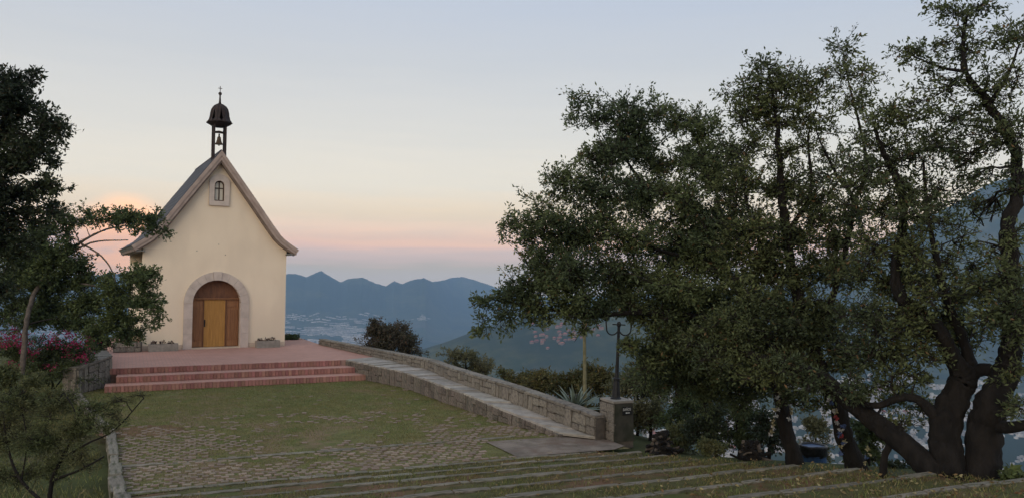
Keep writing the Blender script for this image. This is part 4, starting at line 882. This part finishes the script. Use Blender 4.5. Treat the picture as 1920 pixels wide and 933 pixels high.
# --- oak with the leaning trunk, its crown nearest the chapel
A_cl = [(1088, 208, 30, 26, 13.6, .8), (1120, 225, 26, 24, 13.6, .7), (1165, 232, 48, 40, 13.8, 1), (1205, 215, 34, 26, 13.9, .8), (1262, 222, 42, 30, 14.2, .9), (1312, 238, 40, 40, 14.2, .9), (1140, 290, 50, 42, 13.4, 1), (1085, 300, 26, 22, 13.3, .55), (1210, 290, 58, 50, 14.3, 1), (1290, 300, 58, 50, 14.0, 1), (1345, 330, 44, 48, 13.4, .9), (1060, 350, 34, 34, 13.3, .85),
        (1120, 370, 58, 48, 13.2, 1.05), (1200, 375, 58, 50, 14.4, 1.0), (1285, 390, 58, 46, 13.3, 1), (1350, 410, 50, 50, 13.8, 1), (1040, 415, 46, 36, 13.2, 1.0), (955, 418, 26, 18, 13.2, .8), (985, 445, 28, 22, 13.2, .8), (1095, 450, 56, 46, 13.6, 1.0), (1175, 460, 60, 46, 13.0, 1), (1260, 470, 60, 50, 14.3, 1), (1335, 490, 56, 50, 13.2, 1.1),
        (1020, 500, 46, 36, 13.3, 1), (1085, 520, 56, 44, 12.9, 1.1), (1160, 535, 60, 46, 13.8, 1), (1250, 540, 56, 36, 13.0, 1.1), (1320, 560, 62, 50, 14.0, 1.1), (990, 545, 34, 28, 13.2, .9), (900, 572, 22, 17, 13.0, .8), (940, 560, 34, 22, 13.1, .9), (903, 615, 18, 26, 13.0, .7), (945, 605, 26, 26, 13.0, .8), (1000, 580, 40, 26, 13.1, 1), (1060, 580, 46, 28, 13.0, 1), (1120, 580, 40, 22, 13.2, .9), (1092, 620, 16, 22, 12.9, .6), (1015, 606, 18, 12, 13.1, .4), (1205, 590, 40, 34, 13.4, 1.0), (1270, 615, 60, 42, 13.8, 1.2),
        (1180, 652, 26, 22, 13.6, .9), (1230, 655, 40, 32, 14.0, 1.2), (1300, 665, 60, 42, 14.4, 1.4), (1380, 650, 60, 50, 14.2, 1.3), (1350, 715, 60, 40, 15.0, 1.3), (1270, 710, 54, 34, 15.0, 1.2), (1420, 710, 46, 42, 14.6, 1.2), (1215, 700, 28, 24, 14.2, .9)]
A_tr = pth([(1496, 895, 13.7, .20), (1487, 850, 13.7, .16), (1474, 807, 13.7, .145), (1464, 745, 13.7, .14), (1455, 700, 13.7, .13), (1430, 630, 13.6, .115), (1395, 560, 13.6, .10), (1350, 490, 13.6, .085), (1327, 440, 13.7, .075), (1318, 400, 13.7, .06), (1275, 375, 13.7, .05), (1220, 355, 13.6, .04), (1180, 310, 13.6, .03), (1165, 260, 13.6, .02)])
A_lm = [pth([(1430, 630, 13.6, .09), (1370, 605, 13.4, .07), (1290, 590, 13.2, .06), (1200, 585, 13.1, .05), (1110, 590, 13.0, .04), (1010, 575, 13.1, .03), (930, 562, 13.1, .018)]), pth([(1395, 560, 13.6, .06), (1330, 500, 13.2, .045), (1240, 470, 13.2, .035), (1130, 440, 13.3, .025), (1000, 440, 13.2, .014)]),
        pth([(1350, 490, 13.6, .05), (1350, 400, 13.9, .04), (1330, 320, 14.1, .03), (1300, 250, 14.2, .018)]), pth([(1455, 700, 13.7, .08), (1400, 690, 14.0, .06), (1320, 690, 14.4, .05), (1240, 680, 14.3, .03)])]
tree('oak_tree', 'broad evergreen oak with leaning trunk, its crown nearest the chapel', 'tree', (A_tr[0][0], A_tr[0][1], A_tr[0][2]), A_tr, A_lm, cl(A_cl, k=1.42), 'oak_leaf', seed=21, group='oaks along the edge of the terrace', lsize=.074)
# --- middle oak
C_cl = [(1425, 130, 28, 24, 12.6, .8), (1405, 165, 40, 26, 12.6, .8), (1455, 165, 42, 34, 12.6, 1), (1500, 160, 40, 28, 12.4, .8), (1530, 170, 26, 30, 12.4, .6), (1395, 215, 34, 32, 12.6, .9), (1445, 225, 48, 40, 12.8, 1.1), (1505, 220, 44, 40, 12.4, .9), (1410, 270, 40, 32, 12.5, .6), (1480, 285, 52, 36, 12.6, .6), (1395, 330, 44, 40, 12.4, .8), (1450, 360, 54, 44, 12.8, .9), (1520, 370, 50, 44, 12.4, .85),
        (1590, 105, 26, 28, 12.2, .6), (1580, 150, 34, 30, 12.2, .7), (1625, 140, 26, 24, 12.2, .6), (1600, 195, 40, 26, 12.2, .6), (1570, 240, 24, 20, 12.2, .3), (1400, 430, 56, 46, 12.3, 1.1), (1480, 440, 58, 46, 12.7, 1), (1560, 440, 50, 44, 12.2, .9), (1425, 510, 60, 46, 12.6, 1.1), (1500, 520, 50, 34, 12.4, .8), (1575, 510, 56, 42, 12.2, .9), (1400, 570, 56, 40, 12.0, 1.4), (1395, 610, 50, 32, 12.0, 1.4), (1470, 585, 56, 40, 12.3, 1.2), (1545, 590, 56, 42, 12.6, .9), (1500, 640, 54, 38, 12.6, 1), (1440, 650, 46, 40, 12.8, 1.2), (1580, 660, 54, 34, 12.3, .9), (1520, 700, 46, 30, 12.5, .9), (1490, 745, 30, 22, 12.6, .6), (1540, 755, 26, 18, 12.5, .5), (1375, 290, 34, 34, 12.8, .7), (1555, 330, 36, 34, 12.3, .6), (1540, 290, 26, 22, 12.3, .35), (1370, 380, 40, 36, 12.8, .8), (1590, 400, 44, 36, 12.0, .8), (1610, 310, 34, 28, 12.0, .5)]
C_tr = pth([(1612, 905, 12.4, .22), (1604, 870, 12.4, .18), (1585, 823, 12.4, .155), (1573, 771, 12.4, .14), (1556, 735, 12.4, .13), (1522, 640, 12.5, .11), (1492, 540, 12.5, .10), (1474, 440, 12.6, .085), (1466, 372, 12.6, .07), (1461, 290, 12.6, .05), (1456, 232, 12.6, .04), (1442, 140, 12.6, .018)])
C_lm = [pth([(1522, 640, 12.5, .07), (1560, 560, 12.3, .06), (1585, 470, 12.2, .05), (1600, 380, 12.2, .04), (1570, 330, 12.2, .03), (1540, 270, 12.2, .018), (1525, 225, 12.2, .008)]), pth([(1600, 380, 12.2, .04), (1625, 320, 12.2, .035), (1610, 230, 12.2, .025), (1590, 150, 12.2, .014), (1582, 95, 12.2, .006)]), pth([(1492, 540, 12.5, .06), (1440, 480, 12.4, .045), (1405, 400, 12.4, .03), (1390, 300, 12.5, .016)]), pth([(1474, 440, 12.6, .05), (1520, 360, 12.4, .035), (1515, 260, 12.4, .02), (1535, 190, 12.4, .01)]),
        pth([(1556, 735, 12.4, .07), (1500, 690, 12.4, .06), (1440, 640, 12.2, .045), (1400, 590, 12.0, .03)])]
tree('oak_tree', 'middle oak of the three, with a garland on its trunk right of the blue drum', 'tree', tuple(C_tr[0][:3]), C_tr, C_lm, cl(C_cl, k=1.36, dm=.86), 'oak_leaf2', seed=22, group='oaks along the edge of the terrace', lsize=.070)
# --- double trunked oak at the right
B_cl = [(1745, 18, 26, 20, 10.2, .45), (1795, 30, 32, 26, 10.2, .7), (1835, 18, 34, 24, 10.2, .7), (1720, 100, 34, 22, 10.0, .65), (1690, 95, 18, 14, 10.0, .5), (1770, 80, 34, 26, 10.2, .5), (1820, 95, 36, 36, 10.2, .8), (1745, 130, 28, 18, 10.1, .4), (1880, 80, 30, 30, 10.0, .6), (1910, 60, 26, 36, 10.0, .7), (1780, 165, 40, 34, 10.2, .7), (1850, 170, 44, 40, 10.2, .7), (1905, 160, 36, 40, 9.8, .75), (1680, 205, 44, 26, 10.3, .7), (1720, 215, 46, 32, 10.2, .9), (1640, 230, 40, 26, 10.3, .7), (1790, 230, 48, 36, 10.4, .8), (1860, 250, 44, 40, 10.0, .8), (1915, 250, 34, 46, 9.8, .9), (1660, 275, 46, 36, 10.5, .75), (1730, 285, 52, 38, 10.2, .9), (1800, 300, 48, 34, 10.4, .75), (1905, 320, 30, 36, 9.8, .6),
        (1620, 330, 48, 40, 10.6, .7), (1690, 345, 54, 40, 10.4, .9), (1760, 355, 46, 34, 10.2, .6), (1640, 395, 52, 40, 10.8, .8), (1715, 410, 52, 38, 10.2, .8), (1775, 420, 34, 30, 10.4, .4), (1640, 465, 56, 40, 10.8, .85), (1710, 475, 54, 38, 10.2, .9), (1775, 490, 34, 30, 10.4, .5), (1660, 530, 56, 40, 11.0, .9), (1730, 545, 44, 36, 10.2, .7), (1905, 440, 26, 40, 9.6, .6), (1890, 520, 42, 36, 9.5, .9), (1835, 545, 36, 30, 9.8, .6), (1900, 570, 44, 34, 9.3, 1.2), (1905, 620, 40, 30, 9.2, 1.1), (1860, 600, 36, 26, 9.4, .8),
        (1620, 600, 52, 38, 10.8, .9), (1690, 610, 52, 38, 10.4, .9), (1640, 660, 52, 34, 10.6, .8), (1710, 670, 44, 30, 10.4, .6), (1600, 715, 46, 26, 10.8, .7), (1670, 715, 36, 24, 10.6, .4), (1720, 700, 30, 22, 10.4, .4), (1440, 690, 50, 32, 11.6, 1.1), (1370, 665, 46, 34, 11.9, 1.1), (1300, 640, 40, 28, 12.2, .9), (1510, 715, 40, 26, 11.2, .8), (1680, 800, 40, 26, 10.9, .35), (1895, 700, 26, 26, 9.4, .5), (1900, 760, 30, 26, 9.6, .5), (1830, 780, 20, 24, 10.6, .3), (1800, 560, 36, 30, 10.6, .5), (1840, 630, 34, 26, 10.8, .5), (1790, 640, 30, 26, 10.8, .45), (1860, 470, 30, 30, 10.6, .3), (1825, 400, 30, 26, 10.8, .25), (1740, 620, 40, 30, 10.6, .7), (1870, 760, 24, 24, 10.9, .35), (1730, 760, 30, 20, 11.0, .3), (1760, 265, 36, 28, 10.3, .6), (1830, 330, 36, 28, 10.6, .45), (1790, 380, 36, 28, 10.8, .45), (1850, 400, 30, 26, 10.9, .3), (1800, 460, 30, 30, 10.9, .35), (1830, 500, 30, 26, 10.7, .35), (1760, 520, 40, 32, 10.8, .7), (1600, 260, 26, 20, 10.6, .4), (1740, 590, 44, 34, 10.9, .8), (1800, 600, 34, 30, 11.0, .6), (1690, 740, 36, 22, 11.2, .5)]
B_tr = pth([(1797, 930, 10.3, .30), (1785, 900, 10.3, .25), (1775, 850, 10.35, .235), (1774, 787, 10.4, .225), (1795, 735, 10.4, .20), (1808, 708, 10.4, .19), (1797, 690, 10.4, .15), (1775, 647, 10.4, .125), (1752, 610, 10.4, .11), (1713, 580, 10.4, .10), (1687, 553, 10.4, .09), (1680, 500, 10.4, .075), (1692, 430, 10.4, .065), (1690, 357, 10.4, .055), (1660, 290, 10.4, .04), (1640, 240, 10.4, .02)])
B_lm = [pth([(1835, 935, 10.2, .29), (1842, 880, 10.2, .25), (1846, 800, 10.2, .235), (1860, 750, 10.1, .215), (1880, 712, 10.1, .19), (1892, 670, 10.0, .16), (1900, 600, 9.9, .13), (1898, 520, 9.9, .115), (1888, 430, 9.9, .10), (1904, 377, 9.9, .09), (1910, 328, 10.0, .08), (1896, 266, 10.0, .07), (1855, 196, 10.1, .055), (1812, 135, 10.1, .04), (1805, 72, 10.2, .025), (1816, 20, 10.2, .01)]),
        pth([(1764, 905, 10.3, .20), (1715, 850, 10.5, .18), (1671, 813, 10.7, .165), (1630, 782, 10.9, .15), (1590, 750, 11.1, .135), (1535, 705, 11.3, .12), (1454, 680, 11.6, .09), (1376, 655, 11.9, .06), (1290, 645, 12.2, .025)]),
        pth([(1770, 800, 10.4, .11), (1745, 770, 10.4, .085), (1720, 748, 10.45, .07), (1690, 745, 10.5, .06), (1640, 760, 10.7, .05), (1600, 745, 10.8, .03)]), pth([(1808, 712, 10.4, .12), (1840, 692, 10.3, .10), (1878, 700, 10.15, .10)]),
        pth([(1820, 690, 10.4, .10), (1808, 640, 10.5, .08), (1790, 600, 10.5, .07), (1770, 550, 10.4, .06), (1755, 480, 10.3, .045), (1740, 400, 10.3, .03), (1730, 300, 10.2, .015)]), pth([(1855, 196, 10.1, .04), (1890, 140, 9.9, .025), (1912, 80, 10.0, .01)]), pth([(1812, 135, 10.1, .03), (1760, 125, 10.1, .02), (1700, 100, 10.0, .008)]),
        pth([(1850, 790, 10.2, .12), (1890, 800, 9.9, .09), (1960, 790, 9.5, .06)]), pth([(1690, 800, 10.6, .05), (1660, 850, 10.75, .055), (1655, 905, 10.8, .07)])]
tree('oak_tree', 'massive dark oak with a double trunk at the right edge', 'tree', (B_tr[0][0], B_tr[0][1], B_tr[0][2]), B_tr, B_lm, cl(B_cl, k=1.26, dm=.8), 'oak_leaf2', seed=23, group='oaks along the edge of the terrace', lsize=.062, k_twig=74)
# --- left: tall dark tree beyond the frame edge, spreading tree by the chapel
D_cl = [(20, 150, 40, 28, 15, .9), (60, 145, 22, 16, 15, .6), (-20, 190, 60, 50, 15, 1.1), (40, 205, 44, 34, 15, 1.1), (90, 225, 34, 24, 15, .9), (110, 240, 20, 18, 15, .6), (0, 260, 60, 46, 15.3, 1.2), (70, 270, 46, 30, 15, 1), (40, 310, 48, 36, 15, 1.1), (100, 300, 22, 14, 15, .5), (-30, 330, 60, 50, 15, 1.1), (20, 365, 48, 34, 15, 1), (85, 350, 34, 22, 15, .9), (110, 352, 18, 12, 15, .5), (-20, 420, 56, 44, 15, 1), (40, 415, 40, 28, 15.2, .8), (20, 470, 44, 30, 15.4, .8), (75, 400, 34, 22, 15.2, .6), (-10, 540, 40, 36, 15.5, .7), (100, 395, 20, 14, 15.2, .35)]
D_tr = pth([(-120, 860, 15, .24), (-115, 760, 15, .2), (-105, 640, 15, .18), (-80, 500, 15, .15), (-50, 400, 15, .11), (-20, 300, 15, .08), (10, 220, 15, .05), (25, 160, 15, .02)])
tree('evergreen_tree', 'tall dark evergreen tree at the upper left edge', 'tree', (D_tr[0][0], D_tr[0][1], D_tr[0][2]), D_tr, [pth([(-50, 400, 15, .07), (10, 370, 15, .05), (80, 345, 15, .02)]), pth([(-20, 300, 15, .06), (40, 280, 15, .04), (85, 240, 15, .015)])], cl(D_cl, k=1.15), 'dark_leaf', seed=31, lsize=.09)
E_cl = [(70, 430, 34, 22, 23, .7), (120, 420, 34, 20, 23, .6), (165, 400, 26, 16, 22.5, .5), (200, 410, 28, 18, 22.5, .7), (240, 410, 34, 20, 22.5, .9), (285, 412, 24, 16, 22, .8), (305, 430, 18, 14, 22, .6), (268, 432, 20, 14, 22, .7), (20, 460, 46, 34, 23.5, .9), (80, 470, 46, 32, 23, .9), (130, 460, 36, 26, 23, .6), (30, 520, 50, 36, 23.5, 1), (90, 530, 50, 34, 23, 1), (150, 530, 40, 28, 23, .8), (200, 528, 26, 18, 22.5, .4), (248, 516, 30, 18, 22.3, .8), (280, 520, 26, 20, 22, .8), (220, 555, 40, 28, 22.3, 1), (270, 560, 30, 26, 22, .9), (295, 580, 20, 24, 21.8, .7), (290, 610, 14, 18, 21.8, .45), (160, 580, 46, 28, 23, 1.0), (100, 590, 46, 26, 23.3, .9), (40, 580, 44, 28, 23.6, .9), (225, 600, 40, 26, 22.3, 1.1), (180, 620, 36, 20, 22.6, .9), (235, 632, 26, 18, 22.3, .9), (0, 610, 30, 22, 23.6, .6), (-30, 540, 44, 44, 23.8, 1), (110, 390, 24, 14, 23, .4), (150, 412, 26, 14, 22.8, .3), (60, 490, 46, 30, 22.6, .9), (130, 500, 40, 24, 22.8, .8), (60, 600, 40, 22, 22.6, .8), (140, 610, 40, 20, 22.8, .8)]
E_tr = pth([(34, 765, 21.6, .11), (40, 715, 21.6, .095), (46, 640, 21.7, .085), (52, 590, 21.9, .078), (70, 540, 22.4, .07), (110, 490, 23.2, .055), (150, 455, 23, .045), (200, 430, 22.6, .03), (260, 420, 22.3, .015)])
tree('spreading_tree', 'spreading green tree with slim pale trunk reaching over the chapel corner', 'tree', (E_tr[0][0], E_tr[0][1], E_tr[0][2]), E_tr, [pth([(70, 540, 23.4, .05), (130, 530, 23, .04), (200, 540, 22.6, .03), (270, 560, 22.1, .014)]), pth([(150, 455, 23, .035), (190, 480, 22.7, .028), (215, 520, 22.5, .018), (230, 600, 22.3, .01)]), pth([(70, 540, 23.4, .05), (30, 500, 23.5, .04), (10, 450, 23.6, .02)]), pth([(110, 490, 23.2, .04), (170, 455, 22.8, .03), (240, 450, 22.3, .015)])],
     cl(E_cl, k=1.15), 'green_leaf', bark='bark_pale', seed=32, lsize=.10, k_twig=48)
# --- bougainvillea
bo = at(105, 700, 24.5); G_cl = cl([(40, 665, 44, 30, 24.5, 1), (100, 660, 50, 34, 24.3, 1.1), (150, 660, 40, 30, 24.5, 1), (70, 700, 50, 26, 24.3, 1), (130, 695, 46, 26, 24.2, 1), (10, 650, 30, 26, 24.6, .7)])
btr = pth([(105, 765, 24.5, .05), (100, 730, 24.5, .04), (95, 690, 24.4, .03), (90, 660, 24.4, .02)])
bg = tree('bougainvillea', 'bougainvillea bush with magenta and red blossoms at the left', 'shrub', tuple(btr[0][:3]), btr, [pth([(100, 730, 24.5, .03), (140, 680, 24.4, .02), (165, 650, 24.5, .01)]), pth([(100, 730, 24.5, .03), (50, 680, 24.4, .02), (20, 650, 24.5, .01)])], G_cl, 'green_leaf', seed=33, lsize=.07, k_twig=60, lname='foliage')
fl = []
for x, y, w, h, n in ((30, 622, 30, 14, 300), (10, 640, 20, 16, 160), (45, 645, 18, 12, 130), (100, 635, 26, 14, 140), (130, 622, 18, 12, 110), (165, 628, 26, 12, 170), (60, 660, 24, 12, 90), (20, 690, 14, 14, 80), (135, 650, 26, 14, 140), (175, 615, 10, 7, 50), (95, 690, 20, 8, 40), (150, 670, 18, 10, 60)):
    for _ in range(n//6): p = at(random.gauss(x, w*.45), random.gauss(y, h*.45), random.uniform(23.7, 24.3)); fl.append(p)
fl = np.array(fl); k = rng.integers(0, len(fl), 2000); P_ = fl[k] + rng.normal(size=(2000, 3))*.055; V, F = leaf_quads(P_ - np.array(bg.location), rng.normal(size=(2000, 3)), rng.uniform(.035, .07, 2000), .8, rng); tag(link('blossoms', mesh_np('blossoms', V, None, F), M['flower'], bg), kind='stuff')
# --- thin-leaved shrub in the foreground
F_cl = cl(dm=1.25, L=[(60, 710, 44, 14, 8.4, .4), (150, 860, 36, 26, 8.0, .4), (215, 775, 30, 20, 7.9, .2), (40, 745, 50, 34, 8.4, .6), (110, 755, 50, 32, 8.2, .6), (170, 768, 40, 24, 8.0, .4), (225, 748, 32, 12, 7.9, .22), (262, 740, 18, 8, 7.9, .2), (20, 820, 50, 44, 8.6, .6), (90, 825, 50, 40, 8.2, .6), (150, 815, 44, 32, 8.0, .5), (195, 800, 30, 18, 7.9, .3), (30, 895, 50, 36, 8.4, .4), (110, 885, 40, 30, 8.2, .3), (-30, 780, 50, 60, 8.6, .6)])
ft = pth([(95, 1010, 8.1, .035), (92, 950, 8.1, .03), (98, 900, 8.1, .026), (115, 860, 8.1, .02), (140, 810, 8.05, .014), (150, 760, 8.0, .006)])
tree('acacia_shrub', 'feathery thin leaved shrub in the lower left corner', 'shrub', tuple(ft[0][:3]), ft, [pth([(98, 900, 8.1, .018), (150, 880, 8.0, .013), (195, 855, 7.9, .008)]), pth([(115, 860, 8.1, .015), (165, 830, 8.0, .012), (215, 805, 7.9, .007), (270, 745, 7.9, .003)]), pth([(92, 950, 8.1, .022), (40, 900, 8.3, .018), (15, 840, 8.4, .013), (5, 770, 8.5, .006)]), pth([(40, 900, 8.3, .012), (50, 830, 8.3, .008), (40, 760, 8.4, .004)]), pth([(140, 810, 8.05, .01), (140, 770, 8.0, .006), (120, 735, 8.1, .003)])],
     F_cl, 'feather_leaf', seed=34, lsize=.030, k_twig=420, per=17, asp=.3, spread=.06, lname='foliage', twig_r=.0022)
# --- shrubs beyond the parapet and round the pedestal
def shrub(px, py, rx, ry, Y, leaf, label, seed, dens=1.0, ls=.085, name='shrub', kt=55, n=5, up=1.0):
    r_ = random.Random(seed); c = at(px, py, Y); z = float(H(c.x, c.y)); k = Y/FPX; cls = []
    for i in range(n): cls.append(((c.x + r_.uniform(-.6, .6)*rx*k, c.y + r_.uniform(-.5, .5)*rx*k, c.z + r_.uniform(-.55, .6)*ry*k), (rx*k*r_.uniform(.4, .62), rx*k*.5, ry*k*r_.uniform(.4, .65)), dens))
    nz_ = int(min(6, max(0, (c.z - ry*k*.4 - z)/(ry*k*.8))))
    for i in range(nz_): 
        for q in (-.45, .35): cls.append(((c.x + (q + r_.uniform(-.2, .2))*rx*k, c.y + r_.uniform(-.5, .3)*rx*k, z + .1 + (c.z - z)*(i + .5)/nz_), (rx*k*.6, rx*k*.5, ry*k*.6), dens*.8))
    tr_ = [(c.x, c.y, z - .1, .05), (c.x + .03, c.y, (z + c.z)/2, .04), (c.x - .04, c.y, c.z, .025), (c.x, c.y, c.z + ry*k*.5, .01)]
    return tree(name, label, 'shrub', (c.x, c.y, z - .1), tr_, [], cls, leaf, seed=seed, lsize=ls, k_twig=kt, lname='foliage')
shrub(738, 632, 62, 38, 31, 'brown_leaf', 'brownish twiggy shrub rising behind the middle of the parapet', 41, .42, .09, n=12)
shrub(703, 608, 20, 28, 31.2, 'brown_leaf', 'thin upright twiggy shrub at the left end of the brownish one', 42, .5, .10, n=4)
shrub(548, 636, 18, 10, 38, 'green_leaf', 'small dark shrub at the right rear corner of the chapel', 43, 1, .12)
shrub(875, 680, 56, 30, 27, 'pale_leaf', 'pale grey green shrub behind the lower parapet', 44, .4, .08, n=9)
for i, (x, y, w, h, Y, lf, lb) in enumerate(((965, 716, 44, 22, 24, 'hedge_leaf', 'leftmost olive bush of the hedge behind the parapet'), (1020, 716, 46, 24, 23, 'hedge_leaf', 'second olive bush of the hedge behind the parapet'), (1070, 716, 46, 28, 22.5, 'hedge_leaf', 'olive bush of the hedge directly left of the agave stalk'), (1125, 712, 46, 32, 22, 'hedge_leaf', 'green bush between the agave stalk and the lamp post'),
        (1195, 712, 56, 46, 21, 'pale_leaf', 'green bush rising behind the lamp pedestal'), (1218, 772, 44, 46, 19.5, 'pale_leaf', 'pale open bush right of the lamp pedestal'), (1270, 745, 56, 50, 19, 'green_leaf', 'green bush above the first branch heap'), (1275, 815, 34, 26, 17.6, 'feather_leaf', 'low weedy bush beside the first branch heap'), (1325, 790, 46, 44, 17, 'dark_leaf', 'dark bush under the oak crown between the branch heaps'), (1385, 800, 46, 40, 17, 'green_leaf', 'green bush above the second branch heap'), (1440, 800, 34, 44, 16.6, 'dark_leaf', 'dark bush left of the leaning oak trunk'), (1340, 840, 40, 14, 16, 'feather_leaf', 'low weeds at the terrace edge between the branch heaps'), (1625, 800, 40, 20, 15, 'green_leaf', 'bright green bush seen between the middle and double oak'), (1680, 880, 44, 16, 12.6, 'dark_leaf', 'dark low bush at the foot of the long oak limb'), (1895, 895, 34, 18, 9.8, 'green_leaf', 'low green plant right of the double oak trunk'), (1530, 800, 26, 24, 24, 'pale_leaf', 'pale bush down the slope above the blue drum'))):
    shrub(x, y, w, h, Y, lf, lb, 50 + i, .95, .085)
# low plants along the left bank and behind the bougainvillea
shrub(185, 640, 26, 14, 27.5, 'dark_leaf', 'dark shrub beside the stone planter left of the chapel', 80, 1, .09)
shrub(20, 700, 34, 22, 20, 'feather_leaf', 'low weeds below the magenta blossoms at the left edge', 81, .9, .07)
# ---- paper flower garlands on the oak trunks
M['pf'] = [leafmat('paper_cream', (.42, .38, .22), (.34, .30, .18), None, trans=.2), leafmat('paper_white', (.5, .5, .47), (.4, .4, .4), None, trans=.2), leafmat('paper_blue', (.10, .16, .30), (.08, .12, .25), None, trans=.2), leafmat('paper_red', (.35, .06, .05), (.28, .05, .05), None, trans=.2)]
def garland(pts, n, cols, label, sz):
    P = [at(*p) for p in pts]; e = empty('paper_garland', P[-1], 0, label, 'garland'); b = MB(); b.tube([p - P[-1] for p in P], .008, 5); b.build('cord', M['twig'], e)
    for k in range(n):
        t = k/(n-1)*(len(P)-1); i = min(int(t), len(P)-2); c = P[i].lerp(P[i+1], t-i) - P[-1] + Vector((random.uniform(-.04, .04), -.03, random.uniform(-.03, .03)))
        m = 12; V, F = leaf_quads(np.tile(np.array(c), (m, 1)), rng.normal(size=(m, 3)) + np.array([0, -.5, 0]), np.full(m, sz)*rng.uniform(.7, 1.2, m), .7, rng); link('paper_flower', mesh_np('paper_flower', V, None, F), M['pf'][random.choice(cols)], e)
garland([(1461, 738, 13.5), (1455, 765, 13.5), (1449, 790, 13.5), (1440, 815, 13.5)], 11, (0, 0, 1), 'cream paper flower garland hanging beside the leaning oak trunk', .055)
garland([(1478, 745, 13.5), (1482, 765, 13.5), (1478, 782, 13.5)], 5, (0, 1), 'short pale garland right of the leaning oak trunk', .05)
garland([(1556, 748, 12.2), (1566, 775, 12.2), (1575, 800, 12.2), (1580, 825, 12.2), (1576, 845, 12.2)], 14, (1, 1, 0, 2, 3), 'mixed white, red and blue paper garland on the middle oak trunk', .055)
garland([(1628, 838, 12.0), (1626, 850, 12.0), (1622, 866, 12.0)], 5, (0, 2), 'small hanging paper ribbon right of the middle oak trunk', .04)
# ---- grass and fallen leaves
def blades(pts, h, w, seed):
    r_ = np.random.default_rng(seed); n = len(pts); a = r_.uniform(0, 6.28, n); S = np.stack([np.cos(a), np.sin(a), 0*a], -1); hh = h*r_.uniform(.5, 1.4, n); lean = r_.normal(size=(n, 3))*.45; lean[:, 2] = 1
    V = np.stack([pts - S*w/2, pts + S*w/2, pts + lean*hh[:, None]], 1).reshape(-1, 3); F = np.arange(n*3).reshape(-1, 3); return V, F
lp_ = [(p[0], p[1]) for p in poly]; n = 420000; x = rng.uniform(-14, 3, n); y = rng.uniform(12, 29, n); m = in_poly(x, y, lp_); x, y = x[m], y[m]
den = fbm(x, y, 1.6, 6.0, 3); t_ = -tpos(x, y); m = rng.random(len(x)) < np.clip((den - .36)*3.2 + np.clip((t_ - 1.6)*.22, -.25, .8), .10, 1); x, y = x[m], y[m]
V, F = blades(np.stack([x, y, np.full(len(x), LAWN - .005)], -1), .032, .012, 1); tag(link('lawn_grass', mesh_np('lawn_grass', V, None, F), M['grass']), 'short patchy green grass of the lawn before the chapel', 'grass', kind='stuff')
n = 220000; x = rng.uniform(-7, 9, n); y = rng.uniform(4, 17, n); t_ = tpos(x, y); s_ = .852*x + .524*y; kx = (x - KL[1][0])*KN[1] - (y - KL[1][1])*KN[0]
m = (t_ > .05) & (t_ < 11) & (s_ < 10.5) & (kx < -1.5); x, y, t_ = x[m], y[m], t_[m]; fr_ = np.mod(t_/TREAD, 1); den = fbm(x, y, .9, 8.0, 3); m = (fr_ > .04) & (rng.random(len(x)) < np.clip((den - .34)*3.4 + .5*(fr_ > .86), .06, 1)); x, y, t_ = x[m], y[m], t_[m]
V, F = blades(np.stack([x, y, LAWN + RISE*np.floor(t_/TREAD) - .01], -1), .045, .012, 2); tag(link('terrace_grass', mesh_np('terrace_grass', V, None, F), M['grass']), 'rough tufted grass growing on the terrace treads', 'grass', kind='stuff')
n = 330000; x = rng.uniform(-20, -4.5, n); y = 6 + 21*rng.random(n)**1.3; kx = (x - KL[1][0])*KN[1] - (y - KL[1][1])*KN[0]; m = (kx > 1.2) & (np.abs(x/y) < .8); x, y = x[m], y[m]; den = fbm(x, y, 1.8, 3.0, 3); m = rng.random(len(x)) < np.clip((den - .30)*3, .1, 1); x, y = x[m], y[m]
V, F = blades(np.stack([x, y, H(x, y) - .01], -1), .10, .016, 3); tag(link('bank_grass', mesh_np('bank_grass', V, None, F), M['grass']), 'long rough grass on the bank left of the kerb', 'grass', kind='stuff')
n = 22000; x = rng.uniform(-6, 9, n); y = rng.uniform(5, 17, n); t_ = tpos(x, y); s_ = .852*x + .524*y; kx = (x - KL[1][0])*KN[1] - (y - KL[1][1])*KN[0]
m = (t_ > .05) & (s_ < 10.4) & (kx < -1.5) & (rng.random(n) < np.clip(.18 + (x - 0)*.11, .06, .9)); x, y, t_ = x[m], y[m], t_[m]; P_ = np.stack([x, y, LAWN + RISE*np.floor(t_/TREAD) + .022], -1); D_ = rng.normal(size=P_.shape); D_[:, 2] *= .25
V, F = leaf_quads(P_, D_, rng.uniform(.03, .075, len(P_)), .5, rng); tag(link('fallen_leaves', mesh_np('fallen_leaves', V, None, F), M['grass_dry']), 'dry yellow brown oak leaves scattered over the terraces', 'leaves', kind='stuff')
